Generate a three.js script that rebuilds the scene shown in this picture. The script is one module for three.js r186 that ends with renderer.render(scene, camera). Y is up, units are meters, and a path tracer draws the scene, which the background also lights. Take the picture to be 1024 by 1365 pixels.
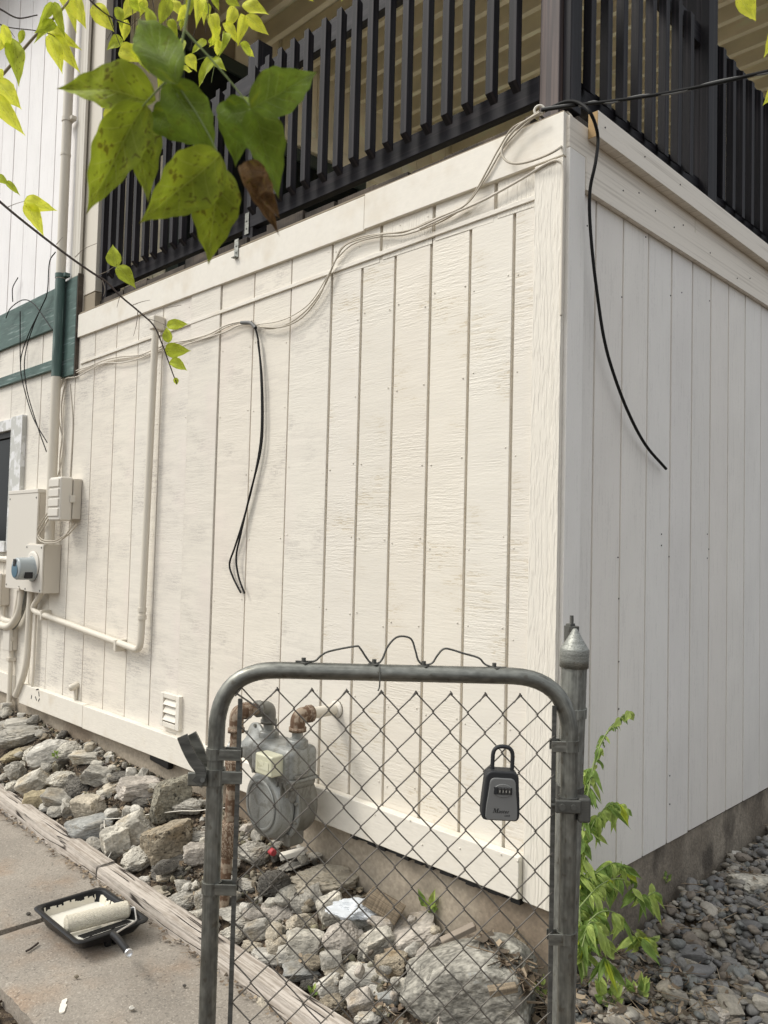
import * as THREE from 'three';
import { mergeGeometries, mergeVertices, toCreasedNormals } from 'three/addons/utils/BufferGeometryUtils.js';
import { RoundedBoxGeometry } from 'three/addons/geometries/RoundedBoxGeometry.js';

// ------------------------------------------------------------------ camera, sky, sun, exposure
const PW = 1024, PH = 1365, FOC = 1068.4;                 // the photograph's own size and lens, used to survey the place
const scene = new THREE.Scene();
const YAW = 44.641 * Math.PI / 180, PITCH = 2.465 * Math.PI / 180, ROLL = 1.414 * Math.PI / 180;
const camera = new THREE.PerspectiveCamera(2 * Math.atan(PH / 2 / FOC) * 180 / Math.PI, 768 / 1024, 0.05, 400);
camera.rotation.order = 'YXZ';
camera.rotation.set(PITCH, YAW, ROLL);
camera.position.set(1.3888, 1.48, 2.198);
camera.focus = 2.9; camera.userData.fStop = 13;
camera.updateMatrixWorld(true);
scene.add(camera);

const renderer = new THREE.WebGLRenderer({ antialias: true });
renderer.toneMapping = THREE.LinearToneMapping;
renderer.toneMappingExposure = 1.15;
renderer.shadowMap.enabled = true;

{ // hazy bright sky, a little brighter on the sun's side
  const w = 256, h = 128, d = new Float32Array(w * h * 4), sd = new THREE.Vector3(-0.55, 0.95, 0.62).normalize();
  const v = new THREE.Vector3();
  for (let j = 0; j < h; j++) for (let i = 0; i < w; i++) {
    const lat = ((j + 0.5) / h - 0.5) * Math.PI, lon = ((i + 0.5) / w - 0.5) * 2 * Math.PI;
    v.set(Math.cos(lat) * Math.cos(lon), Math.sin(lat), Math.cos(lat) * Math.sin(lon));
    const up = Math.max(0, v.y), s = Math.max(0, v.dot(sd));
    const glow = 1.5 * Math.pow(s, 6) + 0.5 * Math.pow(s, 2);
    const z = 0.50 + 0.38 * up;
    const o = (j * w + i) * 4, below = v.y < 0 ? 0.35 : 1;
    d[o] = below * (z * 0.91 + glow * 1.0); d[o + 1] = below * (z * 0.955 + glow * 0.97); d[o + 2] = below * (z * 1.01 + glow * 0.90); d[o + 3] = 1;
  }
  const t = new THREE.DataTexture(d, w, h, THREE.RGBAFormat, THREE.FloatType);
  t.mapping = THREE.EquirectangularReflectionMapping; t.minFilter = t.magFilter = THREE.LinearFilter; t.needsUpdate = true;
  scene.background = t; scene.environment = t;
}
const sun = new THREE.DirectionalLight(new THREE.Color(1, 0.955, 0.88), 1.5);
sun.position.set(-5.5, 9.5, 6.2); sun.target.position.set(0, 0, 0);
sun.castShadow = true; sun.shadow.radius = 26; sun.shadow.mapSize.set(2048, 2048);
Object.assign(sun.shadow.camera, { left: -8, right: 8, top: 8, bottom: -8, near: 0.5, far: 40 });
scene.add(sun, sun.target);

// ------------------------------------------------------------------ small tools
function rng(seed) { let a = seed >>> 0; return () => { a = (a + 0x6D2B79F5) >>> 0; let t = Math.imul(a ^ (a >>> 15), 1 | a); t = (t + Math.imul(t ^ (t >>> 7), 61 | t)) ^ t; return ((t ^ (t >>> 14)) >>> 0) / 4294967296; }; }
const R0 = rng(11);
const V = (x, y, z) => new THREE.Vector3(x, y, z);
const lerp = (a, b, t) => a + (b - a) * t, clamp = (x, a = 0, b = 1) => Math.min(b, Math.max(a, x));
const smooth = (a, b, x) => { const t = clamp((x - a) / (b - a)); return t * t * (3 - 2 * t); };
// survey: the photograph's pixels as sight lines, met with real planes of the place
const eye = camera.position.clone();
const sight = (px, py) => V((px - PW / 2) / FOC, -(py - PH / 2) / FOC, -1).applyMatrix4(new THREE.Matrix4().extractRotation(camera.matrixWorld));
function onPlane(px, py, axis, value) { const d = sight(px, py), t = (value - eye[axis]) / d[axis]; return eye.clone().addScaledVector(d, t); }
const F = (px, py, z = 0) => onPlane(px, py, 'z', z);      // on (or z in front of) the long cream wall
const S = (px, py, x = 0) => onPlane(px, py, 'x', x);      // on the side wall
const H = (px, py, y = 0) => onPlane(px, py, 'y', y);      // on a level
const D = (px, py, d) => eye.clone().addScaledVector(sight(px, py), d);
const RIGHT = V(Math.cos(YAW), 0, -Math.sin(YAW)), BACK = V(Math.sin(YAW), 0, Math.cos(YAW));

const used = {};
function numbered(n) { const k = used[n] = (used[n] ?? -1) + 1; return k ? `${n}_${String(k).padStart(3, '0')}` : n; }
function tag(o, label, category, group) { o.userData.label = label; o.userData.category = category; if (group) o.userData.group = group; return o; }
function thing(name, label, category, pos, group) { const o = new THREE.Group(); o.name = numbered(name); if (pos) o.position.copy(pos); scene.add(o); return tag(o, label, category, group); }
function struct(o) { o.userData.kind = 'structure'; return o; }
function mesh(name, geo, mat, parent = scene) {
  const m = new THREE.Mesh(geo, mat); m.name = parent === scene ? numbered(name) : name; m.castShadow = m.receiveShadow = true;
  if (parent !== scene) { parent.updateWorldMatrix(true, false); }
  parent.add(m); return m;
}
// adds a mesh whose geometry was made in world coordinates below a parent that stands elsewhere
function wmesh(name, geo, mat, parent) { parent.updateWorldMatrix(true, false); geo.applyMatrix4(parent.matrixWorld.clone().invert()); return mesh(name, geo, mat, parent); }
function group(name, parent) { const g = new THREE.Group(); g.name = name; parent.add(g); return g; }

// uv in metres by the face's main direction
function boxUV(g, off = [0, 0]) {
  if (!g.index) { } 
  const p = g.attributes.position, n = g.attributes.normal, uv = new Float32Array(p.count * 2);
  for (let i = 0; i < p.count; i++) {
    const ax = Math.abs(n.getX(i)), ay = Math.abs(n.getY(i)), az = Math.abs(n.getZ(i));
    let u, v;
    if (az >= ax && az >= ay) { u = p.getX(i); v = p.getY(i); } else if (ax >= ay) { u = p.getZ(i); v = p.getY(i); } else { u = p.getX(i); v = p.getZ(i); }
    uv[i * 2] = u + off[0]; uv[i * 2 + 1] = v + off[1];
  }
  g.setAttribute('uv', new THREE.BufferAttribute(uv, 2)); return g;
}
function box(x0, x1, y0, y1, z0, z1, bev = 0.002) {
  const w = Math.abs(x1 - x0), h = Math.abs(y1 - y0), d = Math.abs(z1 - z0);
  const g = bev > 0 ? new RoundedBoxGeometry(w, h, d, 1, Math.min(bev, w / 3, h / 3, d / 3)) : new THREE.BoxGeometry(w, h, d);
  g.translate((x0 + x1) / 2, (y0 + y1) / 2, (z0 + z1) / 2);
  return boxUV(g, [Math.floor(R0() * 100) / 7, Math.floor(R0() * 100) / 9]);
}
// tube through points, uv in metres
function tube(pts, r, rs = 8, seg = 0, closed = false, tension = 0.5) {
  const c = new THREE.CatmullRomCurve3(pts, closed, 'catmullrom', tension);
  const g = new THREE.TubeGeometry(c, seg || Math.max(4, pts.length * 6), r, rs, closed);
  const L = c.getLength(), uv = g.attributes.uv;
  for (let i = 0; i < uv.count; i++) uv.setXY(i, uv.getX(i) * L, uv.getY(i) * r * 6.28);
  return g;
}
// straight legs with rounded corners
function bentPath(pts, rad) {
  const out = [pts[0].clone()];
  for (let i = 1; i < pts.length - 1; i++) {
    const a = pts[i - 1], b = pts[i], c = pts[i + 1];
    const u = a.clone().sub(b), v = c.clone().sub(b), r = Math.min(rad, u.length() * 0.49, v.length() * 0.49);
    const p = b.clone().addScaledVector(u.normalize(), r), q = b.clone().addScaledVector(v.normalize(), r);
    for (let k = 0; k <= 8; k++) { const t = k / 8; out.push(p.clone().multiplyScalar((1 - t) * (1 - t)).addScaledVector(b, 2 * t * (1 - t)).addScaledVector(q, t * t)); }
  }
  out.push(pts[pts.length - 1].clone()); return out;
}
function polyTube(pts, r, rs = 8) { // exact polyline sweep with constant section (no overshoot)
  const path = new THREE.CurvePath(); for (let i = 0; i < pts.length - 1; i++) if (pts[i].distanceTo(pts[i + 1]) > 1e-6) path.add(new THREE.LineCurve3(pts[i], pts[i + 1]));
  const n = pts.length; const pos = [], nor = [], uv = [], idx = []; let N = null, len = 0;
  for (let i = 0; i < n; i++) {
    const T = V(0, 0, 0); if (i > 0) T.add(pts[i].clone().sub(pts[i - 1]).normalize()); if (i < n - 1) T.add(pts[i + 1].clone().sub(pts[i]).normalize()); T.normalize();
    if (!N) { N = Math.abs(T.y) < 0.9 ? V(0, 1, 0) : V(1, 0, 0); }
    N.addScaledVector(T, -N.dot(T)).normalize(); const B = T.clone().cross(N);
    if (i) len += pts[i].distanceTo(pts[i - 1]);
    const rr = typeof r === 'function' ? r(i / (n - 1)) : r;
    for (let k = 0; k <= rs; k++) { const a = k / rs * 2 * Math.PI, d = N.clone().multiplyScalar(Math.cos(a)).addScaledVector(B, Math.sin(a)); pos.push(pts[i].x + d.x * rr, pts[i].y + d.y * rr, pts[i].z + d.z * rr); nor.push(d.x, d.y, d.z); uv.push(len, a * rr); }
    if (i) for (let k = 0; k < rs; k++) { const a = (i - 1) * (rs + 1) + k, b = a + 1, c = a + rs + 1, e = c + 1; idx.push(a, b, c, b, e, c); }
  }
  // end caps
  for (const [i, s] of [[0, 1], [n - 1, -1]]) { const base = pos.length / 3, T = (i ? pts[n - 1].clone().sub(pts[n - 2]) : pts[0].clone().sub(pts[1])).normalize(); pos.push(pts[i].x, pts[i].y, pts[i].z); nor.push(T.x, T.y, T.z); uv.push(0, 0);
    for (let k = 0; k <= rs; k++) { const j = (i * (rs + 1) + k) * 3; pos.push(pos[j], pos[j + 1], pos[j + 2]); nor.push(T.x, T.y, T.z); uv.push(0, 0); }
    for (let k = 0; k < rs; k++) s > 0 ? idx.push(base, base + 2 + k, base + 1 + k) : idx.push(base, base + 1 + k, base + 2 + k); }
  const g = new THREE.BufferGeometry(); g.setAttribute('position', new THREE.Float32BufferAttribute(pos, 3)); g.setAttribute('normal', new THREE.Float32BufferAttribute(nor, 3)); g.setAttribute('uv', new THREE.Float32BufferAttribute(uv, 2)); g.setIndex(idx); return g;
}
function cyl(a, b, r0, r1 = r0, rs = 20) { return polyTube([a, b], (t) => lerp(r0, r1, t), rs); }
function merge(list) { return mergeGeometries(list.map((g) => { g = g.index ? g.toNonIndexed() : g; for (const k of Object.keys(g.attributes)) if (!['position', 'normal', 'uv'].includes(k)) g.deleteAttribute(k); return g; })); }
// a lathe about an axis starting at p along direction d; profile of [radius, distance]
function lathe(p, d, prof, seg = 28) { const g = new THREE.LatheGeometry(prof.map(([r, h]) => new THREE.Vector2(r, h)), seg); g.applyQuaternion(new THREE.Quaternion().setFromUnitVectors(V(0, 1, 0), d.clone().normalize())); g.translate(p.x, p.y, p.z); return g; }

// ------------------------------------------------------------------ noise and textures
function lattice(seed) { const r = rng(seed), a = new Float32Array(65536); for (let i = 0; i < 65536; i++) a[i] = r(); return a; }
const LAT = lattice(77);
function vn(x, y, p, q) { // tileable value noise with periods p, q
  const xi = Math.floor(x), yi = Math.floor(y), fx = x - xi, fy = y - yi, u = fx * fx * (3 - 2 * fx), w = fy * fy * (3 - 2 * fy);
  const m = (a, n) => ((a % n) + n) % n, X0 = m(xi, p), X1 = m(xi + 1, p), Y0 = m(yi, q), Y1 = m(yi + 1, q);
  const g = (a, b) => LAT[((a * 73 + b * 151 + (a * b * 31 & 1023) + p * 977) & 65535)];
  return lerp(lerp(g(X0, Y0), g(X1, Y0), u), lerp(g(X0, Y1), g(X1, Y1), u), w);
}
function fbm(x, y, p, q, oct = 4) { let a = 0.5, s = 0, n = 0; for (let i = 0; i < oct; i++) { s += a * vn(x * p + i * 17, y * q + i * 7, p, q); n += a; a *= 0.5; p *= 2; q *= 2; } return s / n; }
const hash3 = (x, y, z) => LAT[((x * 374761 + y * 668265 + z * 1274126) >>> 3) & 65535];
function n3(x, y, z) { const xi = Math.floor(x), yi = Math.floor(y), zi = Math.floor(z), s = (f) => f * f * (3 - 2 * f), u = s(x - xi), v = s(y - yi), w = s(z - zi); const g = (a, b, c) => hash3(xi + a + 5000, yi + b + 5000, zi + c + 5000);
  return lerp(lerp(lerp(g(0, 0, 0), g(1, 0, 0), u), lerp(g(0, 1, 0), g(1, 1, 0), u), v), lerp(lerp(g(0, 0, 1), g(1, 0, 1), u), lerp(g(0, 1, 1), g(1, 1, 1), u), v), w); }
function tex(size, metres, fn, srgb = true) { // fn(u, v) -> grey or [r,g,b] in 0..1
  const [w, h] = Array.isArray(size) ? size : [size, size], [mw, mh] = Array.isArray(metres) ? metres : [metres, metres];
  const d = new Uint8Array(w * h * 4);
  for (let j = 0; j < h; j++) for (let i = 0; i < w; i++) { const c = fn(i / w, j / h), o = (j * w + i) * 4; if (typeof c === 'number') d[o] = d[o + 1] = d[o + 2] = clamp(c) * 255; else { d[o] = clamp(c[0]) * 255; d[o + 1] = clamp(c[1]) * 255; d[o + 2] = clamp(c[2]) * 255; } d[o + 3] = 255; }
  const t = new THREE.DataTexture(d, w, h); t.wrapS = t.wrapT = THREE.RepeatWrapping; t.magFilter = t.minFilter = THREE.LinearFilter; t.repeat.set(1 / mw, 1 / mh);
  if (srgb) t.colorSpace = THREE.SRGBColorSpace; t.needsUpdate = true; return t;
}
const mix = (a, b, t) => [lerp(a[0], b[0], t), lerp(a[1], b[1], t), lerp(a[2], b[2], t)];
const sh = (c, k) => [c[0] * k, c[1] * k, c[2] * k];
const std = (o) => new THREE.MeshStandardMaterial(o), phys = (o) => new THREE.MeshPhysicalMaterial(o);
const rgb = (r, g, b) => new THREE.Color().setRGB(r, g, b);

// painted wood: thin cream coat with the grey wood showing through in scratches
const CREAM = [0.895, 0.872, 0.826], GREYWOOD = [0.73, 0.705, 0.675], TAN = [0.80, 0.755, 0.67];
const sawH = (u, v) => { const w = v + 0.004 * fbm(u, v, 9, 9, 2); return 0.45 * fbm(u, w, 13, 190, 2) + 0.35 * fbm(u + 0.3, w, 44, 240, 2) + 0.2 * fbm(u, v, 160, 260, 1); };
const sawBump = tex(1024, 0.9, (u, v) => { const k = smooth(0.40, 0.62, fbm(u + 0.2, v, 3, 6, 3)); return lerp(0.62, sawH(u, v), 0.35 + 0.65 * k); }, false);
const M = {};
{
  const thin = tex(1024, 0.9, (u, v) => {
    const patch = smooth(0.36, 0.72, fbm(u, v, 3, 4, 5)), h = sawH(u, v), spk = smooth(0.56, 0.36, h);
    let c = mix(CREAM, GREYWOOD, clamp(patch * spk * 0.62 + 0.15 * patch + 0.10 * spk));
    c = mix(c, [0.89, 0.845, 0.815], 0.5 * smooth(0.5, 0.75, fbm(u + 0.6, v + 0.2, 3, 3, 3)));
    return sh(c, 0.965 + 0.06 * fbm(u + 0.5, v, 5, 40, 3));
  });
  const thick = tex(1024, 0.9, (u, v) => {
    const patch = smooth(0.55, 0.8, fbm(u + 0.4, v, 4, 6, 4)), h = sawH(u, v), spk = smooth(0.46, 0.34, h);
    return sh(mix(CREAM, TAN, clamp(patch * spk * 0.8 + 0.1 * patch)), 0.975 + 0.04 * fbm(u + 0.5, v, 6, 30, 3));
  });
  M.boardThin = std({ map: thin, bumpMap: sawBump, bumpScale: 0.0012, roughness: 0.62 });
  M.boardThick = std({ map: thick, bumpMap: sawBump, bumpScale: 0.0019, roughness: 0.55 });
  const grainV = (u, v) => 0.5 * fbm(u, v, 170, 9, 3) + 0.3 * fbm(u + 0.1, v, 60, 7, 3) + 0.2 * fbm(u, v, 200, 120, 1);
  const gb = tex(1024, 0.8, (u, v) => grainV(u, v), false);
  const gcol = tex(1024, 0.8, (u, v) => sh(mix([0.945, 0.93, 0.905], [0.85, 0.835, 0.81], 0.7 * smooth(0.52, 0.78, grainV(u, v)) * (0.3 + 0.7 * fbm(u, v + 0.4, 3, 3, 3))), 0.96 + 0.06 * fbm(u, v, 6, 4, 4)));
  M.upBoard = std({ color: rgb(0.98, 0.99, 1.04), map: gcol, bumpMap: gb, bumpScale: 0.0008, roughness: 0.5 });
  M.sideBoard = std({ map: gcol, bumpMap: gb, bumpScale: 0.0008, roughness: 0.6 });
  // embossed wood grain of the corner boards
  const em = tex(1024, [0.30, 0.9], (u, v) => { const w = 0.05 * fbm(u, v, 3, 6, 3); const k = fbm(u + w, v, 52, 15, 3); return smooth(0.3, 0.68, k) * 0.8 + 0.2 * fbm(u, v, 120, 60, 1); }, false);
  M.corner = std({ color: rgb(0.775, 0.73, 0.645), bumpMap: em, bumpScale: 0.0017, roughness: 0.55 });
  const sm = tex(512, 0.7, (u, v) => sh(mix(CREAM, [0.84, 0.80, 0.73], smooth(0.5, 0.85, fbm(u, v, 4, 4, 4))), 0.98 + 0.03 * fbm(u, v, 40, 40, 2)));
  const smb = tex(512, 0.35, (u, v) => fbm(u, v, 14, 60, 3), false);
  M.smooth = std({ map: sm, bumpMap: smb, bumpScale: 0.0007, roughness: 0.5 });
  M.rimBoard = std({ map: sm, bumpMap: smb, bumpScale: 0.0002, roughness: 0.42 });
  M.pipePaint = std({ color: rgb(0.66, 0.61, 0.52), bumpMap: smb, bumpScale: 0.0003, roughness: 0.5 });
  M.boxPaint = std({ color: rgb(0.68, 0.64, 0.57), bumpMap: smb, bumpScale: 0.0002, roughness: 0.48 });
  M.boxTrim = std({ color: rgb(0.60, 0.55, 0.47), roughness: 0.5 });
  const raw = tex([256, 1024], [0.3, 1.2], (u, v) => { const g = fbm(u, v, 40, 2, 4); return mix([0.84, 0.82, 0.78], [0.70, 0.67, 0.62], smooth(0.5, 0.8, g) * fbm(u, v + 0.3, 2, 4, 3) * 1.6); });
  M.sideTrimH = std({ map: tex([1024, 256], [1.2, 0.3], (u, v) => { const g = fbm(u, v, 2, 40, 4); return mix([0.93, 0.90, 0.85], [0.80, 0.765, 0.71], smooth(0.5, 0.85, g) * fbm(u + 0.3, v, 4, 2, 3) * 1.3); }), bumpMap: smb, bumpScale: 0.0004, roughness: 0.62 });
  M.sideTrim = std({ map: raw, bumpMap: smb, bumpScale: 0.0006, roughness: 0.65 });
  M.endGrain = std({ color: rgb(0.42, 0.28, 0.13), roughness: 0.8 });
  // weathered green trim
  const gr = tex(512, 0.6, (u, v) => { const s = smooth(0.62, 0.8, fbm(u, v, 3, 50, 4)); return sh(mix([0.31, 0.40, 0.38], [0.50, 0.56, 0.545], s), 0.82 + 0.32 * fbm(u, v, 5, 24, 3)); });
  M.greenTrim = std({ map: gr, bumpMap: smb, bumpScale: 0.001, roughness: 0.7 });
  // near black stained rails with a violet cast and a little grain
  const rl = tex([256, 512], [0.2, 0.8], (u, v) => sh(mix([0.095, 0.09, 0.108], [0.18, 0.165, 0.18], smooth(0.45, 0.8, fbm(u, v, 24, 2, 3))), 0.8 + 0.4 * fbm(u, v, 3, 4, 3)));
  const rlb = tex([256, 512], [0.2, 0.8], (u, v) => fbm(u, v, 40, 3, 3), false);
  M.rail = phys({ map: rl, bumpMap: rlb, bumpScale: 0.0006, roughness: 0.6, specularIntensity: 0.45 });
  const sw = (f) => (u, v) => f(v, u);
  M.railH = phys({ map: tex([512, 256], [0.8, 0.2], (u, v) => sh(mix([0.105, 0.10, 0.12], [0.19, 0.175, 0.19], smooth(0.45, 0.8, fbm(u, v, 2, 24, 3))), 0.8 + 0.4 * fbm(u, v, 4, 3, 3))), roughness: 0.6, specularIntensity: 0.45 });
  const rb = tex([256, 512], [0.2, 0.8], (u, v) => sh(mix([0.24, 0.20, 0.20], [0.38, 0.32, 0.30], smooth(0.4, 0.8, fbm(u, v, 20, 2, 3))), 0.8 + 0.4 * fbm(u, v, 3, 4, 3)));
  M.railPost = std({ map: rb, bumpMap: rlb, bumpScale: 0.0006, roughness: 0.6 });
  M.porchWood = std({ map: tex(512, 1.2, (u, v) => sh([0.985, 0.95, 0.86], 0.82 + 0.3 * fbm(u, v, 3, 6, 4))), roughness: 0.7 });
  M.porchDark = std({ color: rgb(0.30, 0.25, 0.18), roughness: 0.8 });
  M.deckOld = std({ map: tex(256, 0.5, (u, v) => sh([0.30, 0.27, 0.24], 0.4 + 1.1 * fbm(u, v, 4, 12, 4))), bumpMap: rlb, bumpScale: 0.003, roughness: 0.95 });
  M.black = std({ color: rgb(0.012, 0.012, 0.013), roughness: 0.6 });
  M.darkGlass = phys({ color: rgb(0.010, 0.012, 0.012), roughness: 0.06, specularIntensity: 0.14 });
  M.shadeDark = std({ color: rgb(0.03, 0.022, 0.02), roughness: 0.8 });
  M.peeling = std({ map: tex(512, 0.35, (u, v) => mix([0.76, 0.76, 0.74], [0.88, 0.88, 0.88], smooth(0.45, 0.6, fbm(u, v, 6, 6, 4)))), roughness: 0.7 });
  // concrete
  const conc = (base, warm) => (u, v) => { const st = smooth(0.45, 0.75, fbm(u, v, 3, 3, 5)), sp = fbm(u, v, 170, 170, 2), wl = smooth(0.80, 0.86, vn(u * 200, v * 200, 200, 200)), dk = smooth(0.84, 0.9, vn(u * 150 + 31, v * 150, 150, 150)); let c = mix(base, warm, st); c = sh(c, 0.91 + 0.18 * sp); c = sh(c, 0.90 + 0.2 * fbm(u + 0.2, v + 0.6, 5, 5, 5)); c = mix(c, [0.78, 0.75, 0.70], wl * 0.35); return sh(c, 1 - 0.2 * dk); };
  const cb = tex(1024, 0.8, (u, v) => 0.6 * fbm(u, v, 120, 120, 2) + 0.4 * fbm(u, v, 20, 20, 3), false);
  M.slab = std({ map: tex(1024, 0.95, conc([0.555, 0.525, 0.485], [0.57, 0.485, 0.405])), bumpMap: cb, bumpScale: 0.002, roughness: 0.92 });
  M.foundation = std({ map: tex(1024, 1.6, (u, v) => { const st = smooth(0.4, 0.7, fbm(u, v, 4, 3, 5)); let c = mix([0.64, 0.595, 0.53], [0.52, 0.465, 0.40], st); c = sh(c, 0.9 + 0.2 * fbm(u, v, 140, 140, 2)); const mo = smooth(0.62, 0.74, fbm(u + 0.3, v, 6, 6, 4)); return mix(c, [0.30, 0.28, 0.25], mo * 0.45); }), bumpMap: cb, bumpScale: 0.0016, roughness: 0.95 });
  M.sideFound = std({ color: rgb(1.15, 1.12, 1.06), map: tex(1024, 1.3, (u, v) => { const st = smooth(0.4, 0.7, fbm(u, v, 4, 3, 5)); let c = mix([0.56, 0.53, 0.49], [0.43, 0.40, 0.365], st); c = sh(c, 0.88 + 0.24 * fbm(u, v, 110, 110, 2)); const mo = smooth(0.55, 0.85, fbm(u + 0.3, v, 14, 9, 5)); return mix(c, [0.27, 0.25, 0.23], mo * 0.7); }), bumpMap: cb, bumpScale: 0.003, roughness: 0.95 });
  M.soil = std({ map: tex(1024, 1.1, (u, v) => { const f = fbm(u, v, 60, 60, 3), st = vn(u * 90, v * 400, 90, 400); let c = mix([0.20, 0.165, 0.13], [0.36, 0.31, 0.25], smooth(0.35, 0.7, f)); return mix(c, [0.52, 0.45, 0.36], smooth(0.86, 0.93, st)); }), bumpMap: cb, bumpScale: 0.012, roughness: 1 });
  // old sawn landscape timber
  const tg = (u, v) => { const w = 0.008 * fbm(u, v, 2, 6, 3); return 0.4 * fbm(u, v + w, 3, 60, 3) + 0.35 * fbm(u, v + w, 8, 170, 2) + 0.25 * fbm(u, v, 40, 40, 3); };
  const crack = (u, v) => { const w = 0.05 * fbm(u, v, 3, 3, 3); return smooth(0.035, 0.0, Math.abs(fbm(u, v + w, 2, 15, 2) - 0.47)) * smooth(0.42, 0.56, fbm(u + 0.4, v, 6, 5, 2)); };
  M.timber = std({ map: tex([1024, 512], [1.3, 0.35], (u, v) => { const g = tg(u, v); let c = mix([0.75, 0.715, 0.675], [0.60, 0.56, 0.515], smooth(0.40, 0.68, g)); return mix(c, [0.17, 0.14, 0.12], crack(u, v)); }), bumpMap: tex([1024, 512], [1.3, 0.35], (u, v) => clamp(0.4 + 0.6 * (1 - tg(u, v)) - 0.8 * crack(u, v)), false), bumpScale: 0.009, roughness: 0.95 });
  // stone: three prints, tinted per material
  const stoneA = (u, v) => { const a = fbm(u, v, 5, 5, 5), b = fbm(u + 0.4, v, 40, 40, 3), cr = smooth(0.03, 0, Math.abs(fbm(u, v + 0.2, 4, 4, 4) - 0.5)); return (0.74 + 0.34 * (a - 0.4)) * (0.82 + 0.36 * b) * (1 - 0.10 * cr); };
  const stoneB = (u, v) => { const a = fbm(u, v, 4, 9, 5), b = fbm(u, v, 60, 60, 2), pit = smooth(0.72, 0.8, fbm(u, v, 26, 26, 2)); return (0.72 + 0.42 * (a - 0.4)) * (0.8 + 0.4 * b) * (1 - 0.45 * pit); };
  const tintMap = (f, warm) => tex(512, 0.30, (u, v) => { const k = f(u, v), wst = smooth(0.5, 0.75, fbm(u + 0.7, v + 0.1, 3, 3, 4)); return mix([k, k * 0.985, k * 0.95], [k * 0.93, k * 0.84, k * 0.70], wst * warm); });
  const mA = tintMap(stoneA, 0.6), mB = tintMap(stoneB, 0.8), sbA = tex(512, 0.30, (u, v) => 0.5 * fbm(u, v, 9, 9, 5) + 0.5 * stoneA(u, v), false), sbB = tex(512, 0.24, (u, v) => stoneB(u, v), false);
  const rock = (r, g, b, m, bm, bs = 0.008) => std({ color: rgb(r * 0.86, g * 0.86, b * 0.86), map: m, bumpMap: bm, bumpScale: bs, roughness: 0.95 });
  M.rk = { pale: rock(1.0, 0.965, 0.89, mA, sbA), grey: rock(0.70, 0.68, 0.64, mA, sbA), dark: rock(0.30, 0.285, 0.265, mB, sbB, 0.012), tan: rock(0.82, 0.75, 0.64, mA, sbA), brown: rock(0.56, 0.49, 0.39, mB, sbB), pink: rock(0.80, 0.745, 0.70, mA, sbA), white: rock(1.0, 0.98, 0.94, mA, sbA, 0.005), blue: rock(0.60, 0.62, 0.635, mA, sbA, 0.004), moss: rock(0.52, 0.51, 0.475, tex(1024, 0.3, (u, v) => { const k = 0.62 + 0.5 * (fbm(u, v, 70, 70, 3) - 0.4) + 0.5 * (fbm(u, v, 6, 6, 5) - 0.45); const m = smooth(0.5, 0.7, fbm(u + 0.4, v, 4, 4, 5)); return mix([k * 1.18, k * 1.16, k * 1.12], [k * 0.74, k * 0.71, k * 0.64], m); }), tex(1024, 0.3, (u, v) => 0.5 * fbm(u, v, 14, 14, 4) + 0.5 * fbm(u, v, 80, 80, 2), false), 0.006), olive: rock(0.50, 0.475, 0.40, mB, sbB, 0.014), yellow: rock(0.76, 0.66, 0.46, mA, sbA) };
  const pm = tex(256, 0.12, (u, v) => 0.8 + 0.3 * (fbm(u, v, 6, 6, 4) - 0.5) + 0.12 * (fbm(u, v, 50, 50, 1) - 0.5));
  M.pb = [[0.25, 0.245, 0.24], [0.30, 0.285, 0.26], [0.20, 0.20, 0.205], [0.37, 0.34, 0.29], [0.27, 0.235, 0.20], [0.24, 0.25, 0.245], [0.46, 0.43, 0.38]].map(([r, g, b]) => std({ color: rgb(r * 1.25, g * 1.22, b * 1.17), map: pm, roughness: 0.75 }));
  // metals
  const zinc = tex([512, 512], [0.6, 0.11], (u, v) => { const sp = smooth(0.70, 0.82, fbm(u + 0.3, v, 34, 9, 3)), st = fbm(u, v, 3, 22, 4); return mix(sh([0.66, 0.66, 0.645], 0.62 + 0.72 * (0.55 * st + 0.45 * fbm(u, v, 40, 14, 3))), [0.40, 0.36, 0.31], 0.35 * sp); });
  const zr = tex(256, 0.2, (u, v) => 0.36 + 0.4 * fbm(u, v, 8, 8, 4), false);
  const zr2 = tex(256, 0.15, (u, v) => 0.32 + 0.36 * fbm(u, v, 10, 10, 4), false);
  M.zinc = std({ color: rgb(0.78, 0.79, 0.76), map: zinc, metalness: 0.75, roughness: 1, roughnessMap: zr, bumpMap: zr, bumpScale: 0.0003 });
  M.zincDull = std({ color: rgb(0.60, 0.60, 0.565), map: zinc, metalness: 0.8, roughness: 0.95, roughnessMap: zr2 });
  M.zincDark = std({ color: rgb(0.30, 0.295, 0.28), map: zinc, metalness: 0.5, roughness: 0.6 });
  M.wire = std({ color: rgb(0.16, 0.145, 0.125), metalness: 0.5, roughness: 0.55 });
  M.rust = std({ map: tex(256, 0.14, (u, v) => { const k = fbm(u, v, 7, 7, 5); return mix([0.39, 0.30, 0.23], [0.60, 0.54, 0.47], smooth(0.40, 0.60, k)); }), bumpMap: zr, bumpScale: 0.001, roughness: 0.85, metalness: 0.1 });
  M.meterPaint = std({ map: tex(512, 0.35, (u, v) => { const k = smooth(0.5, 0.75, fbm(u, v, 5, 4, 5)); return sh(mix([0.57, 0.575, 0.56], [0.47, 0.465, 0.44], k * 0.8), 0.94 + 0.1 * fbm(u, v, 60, 60, 1) - 0.18 * smooth(0.74, 0.8, fbm(u, v, 30, 30, 2))); }), bumpMap: cb, bumpScale: 0.0004, roughness: 0.42, metalness: 0.25 });
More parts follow.
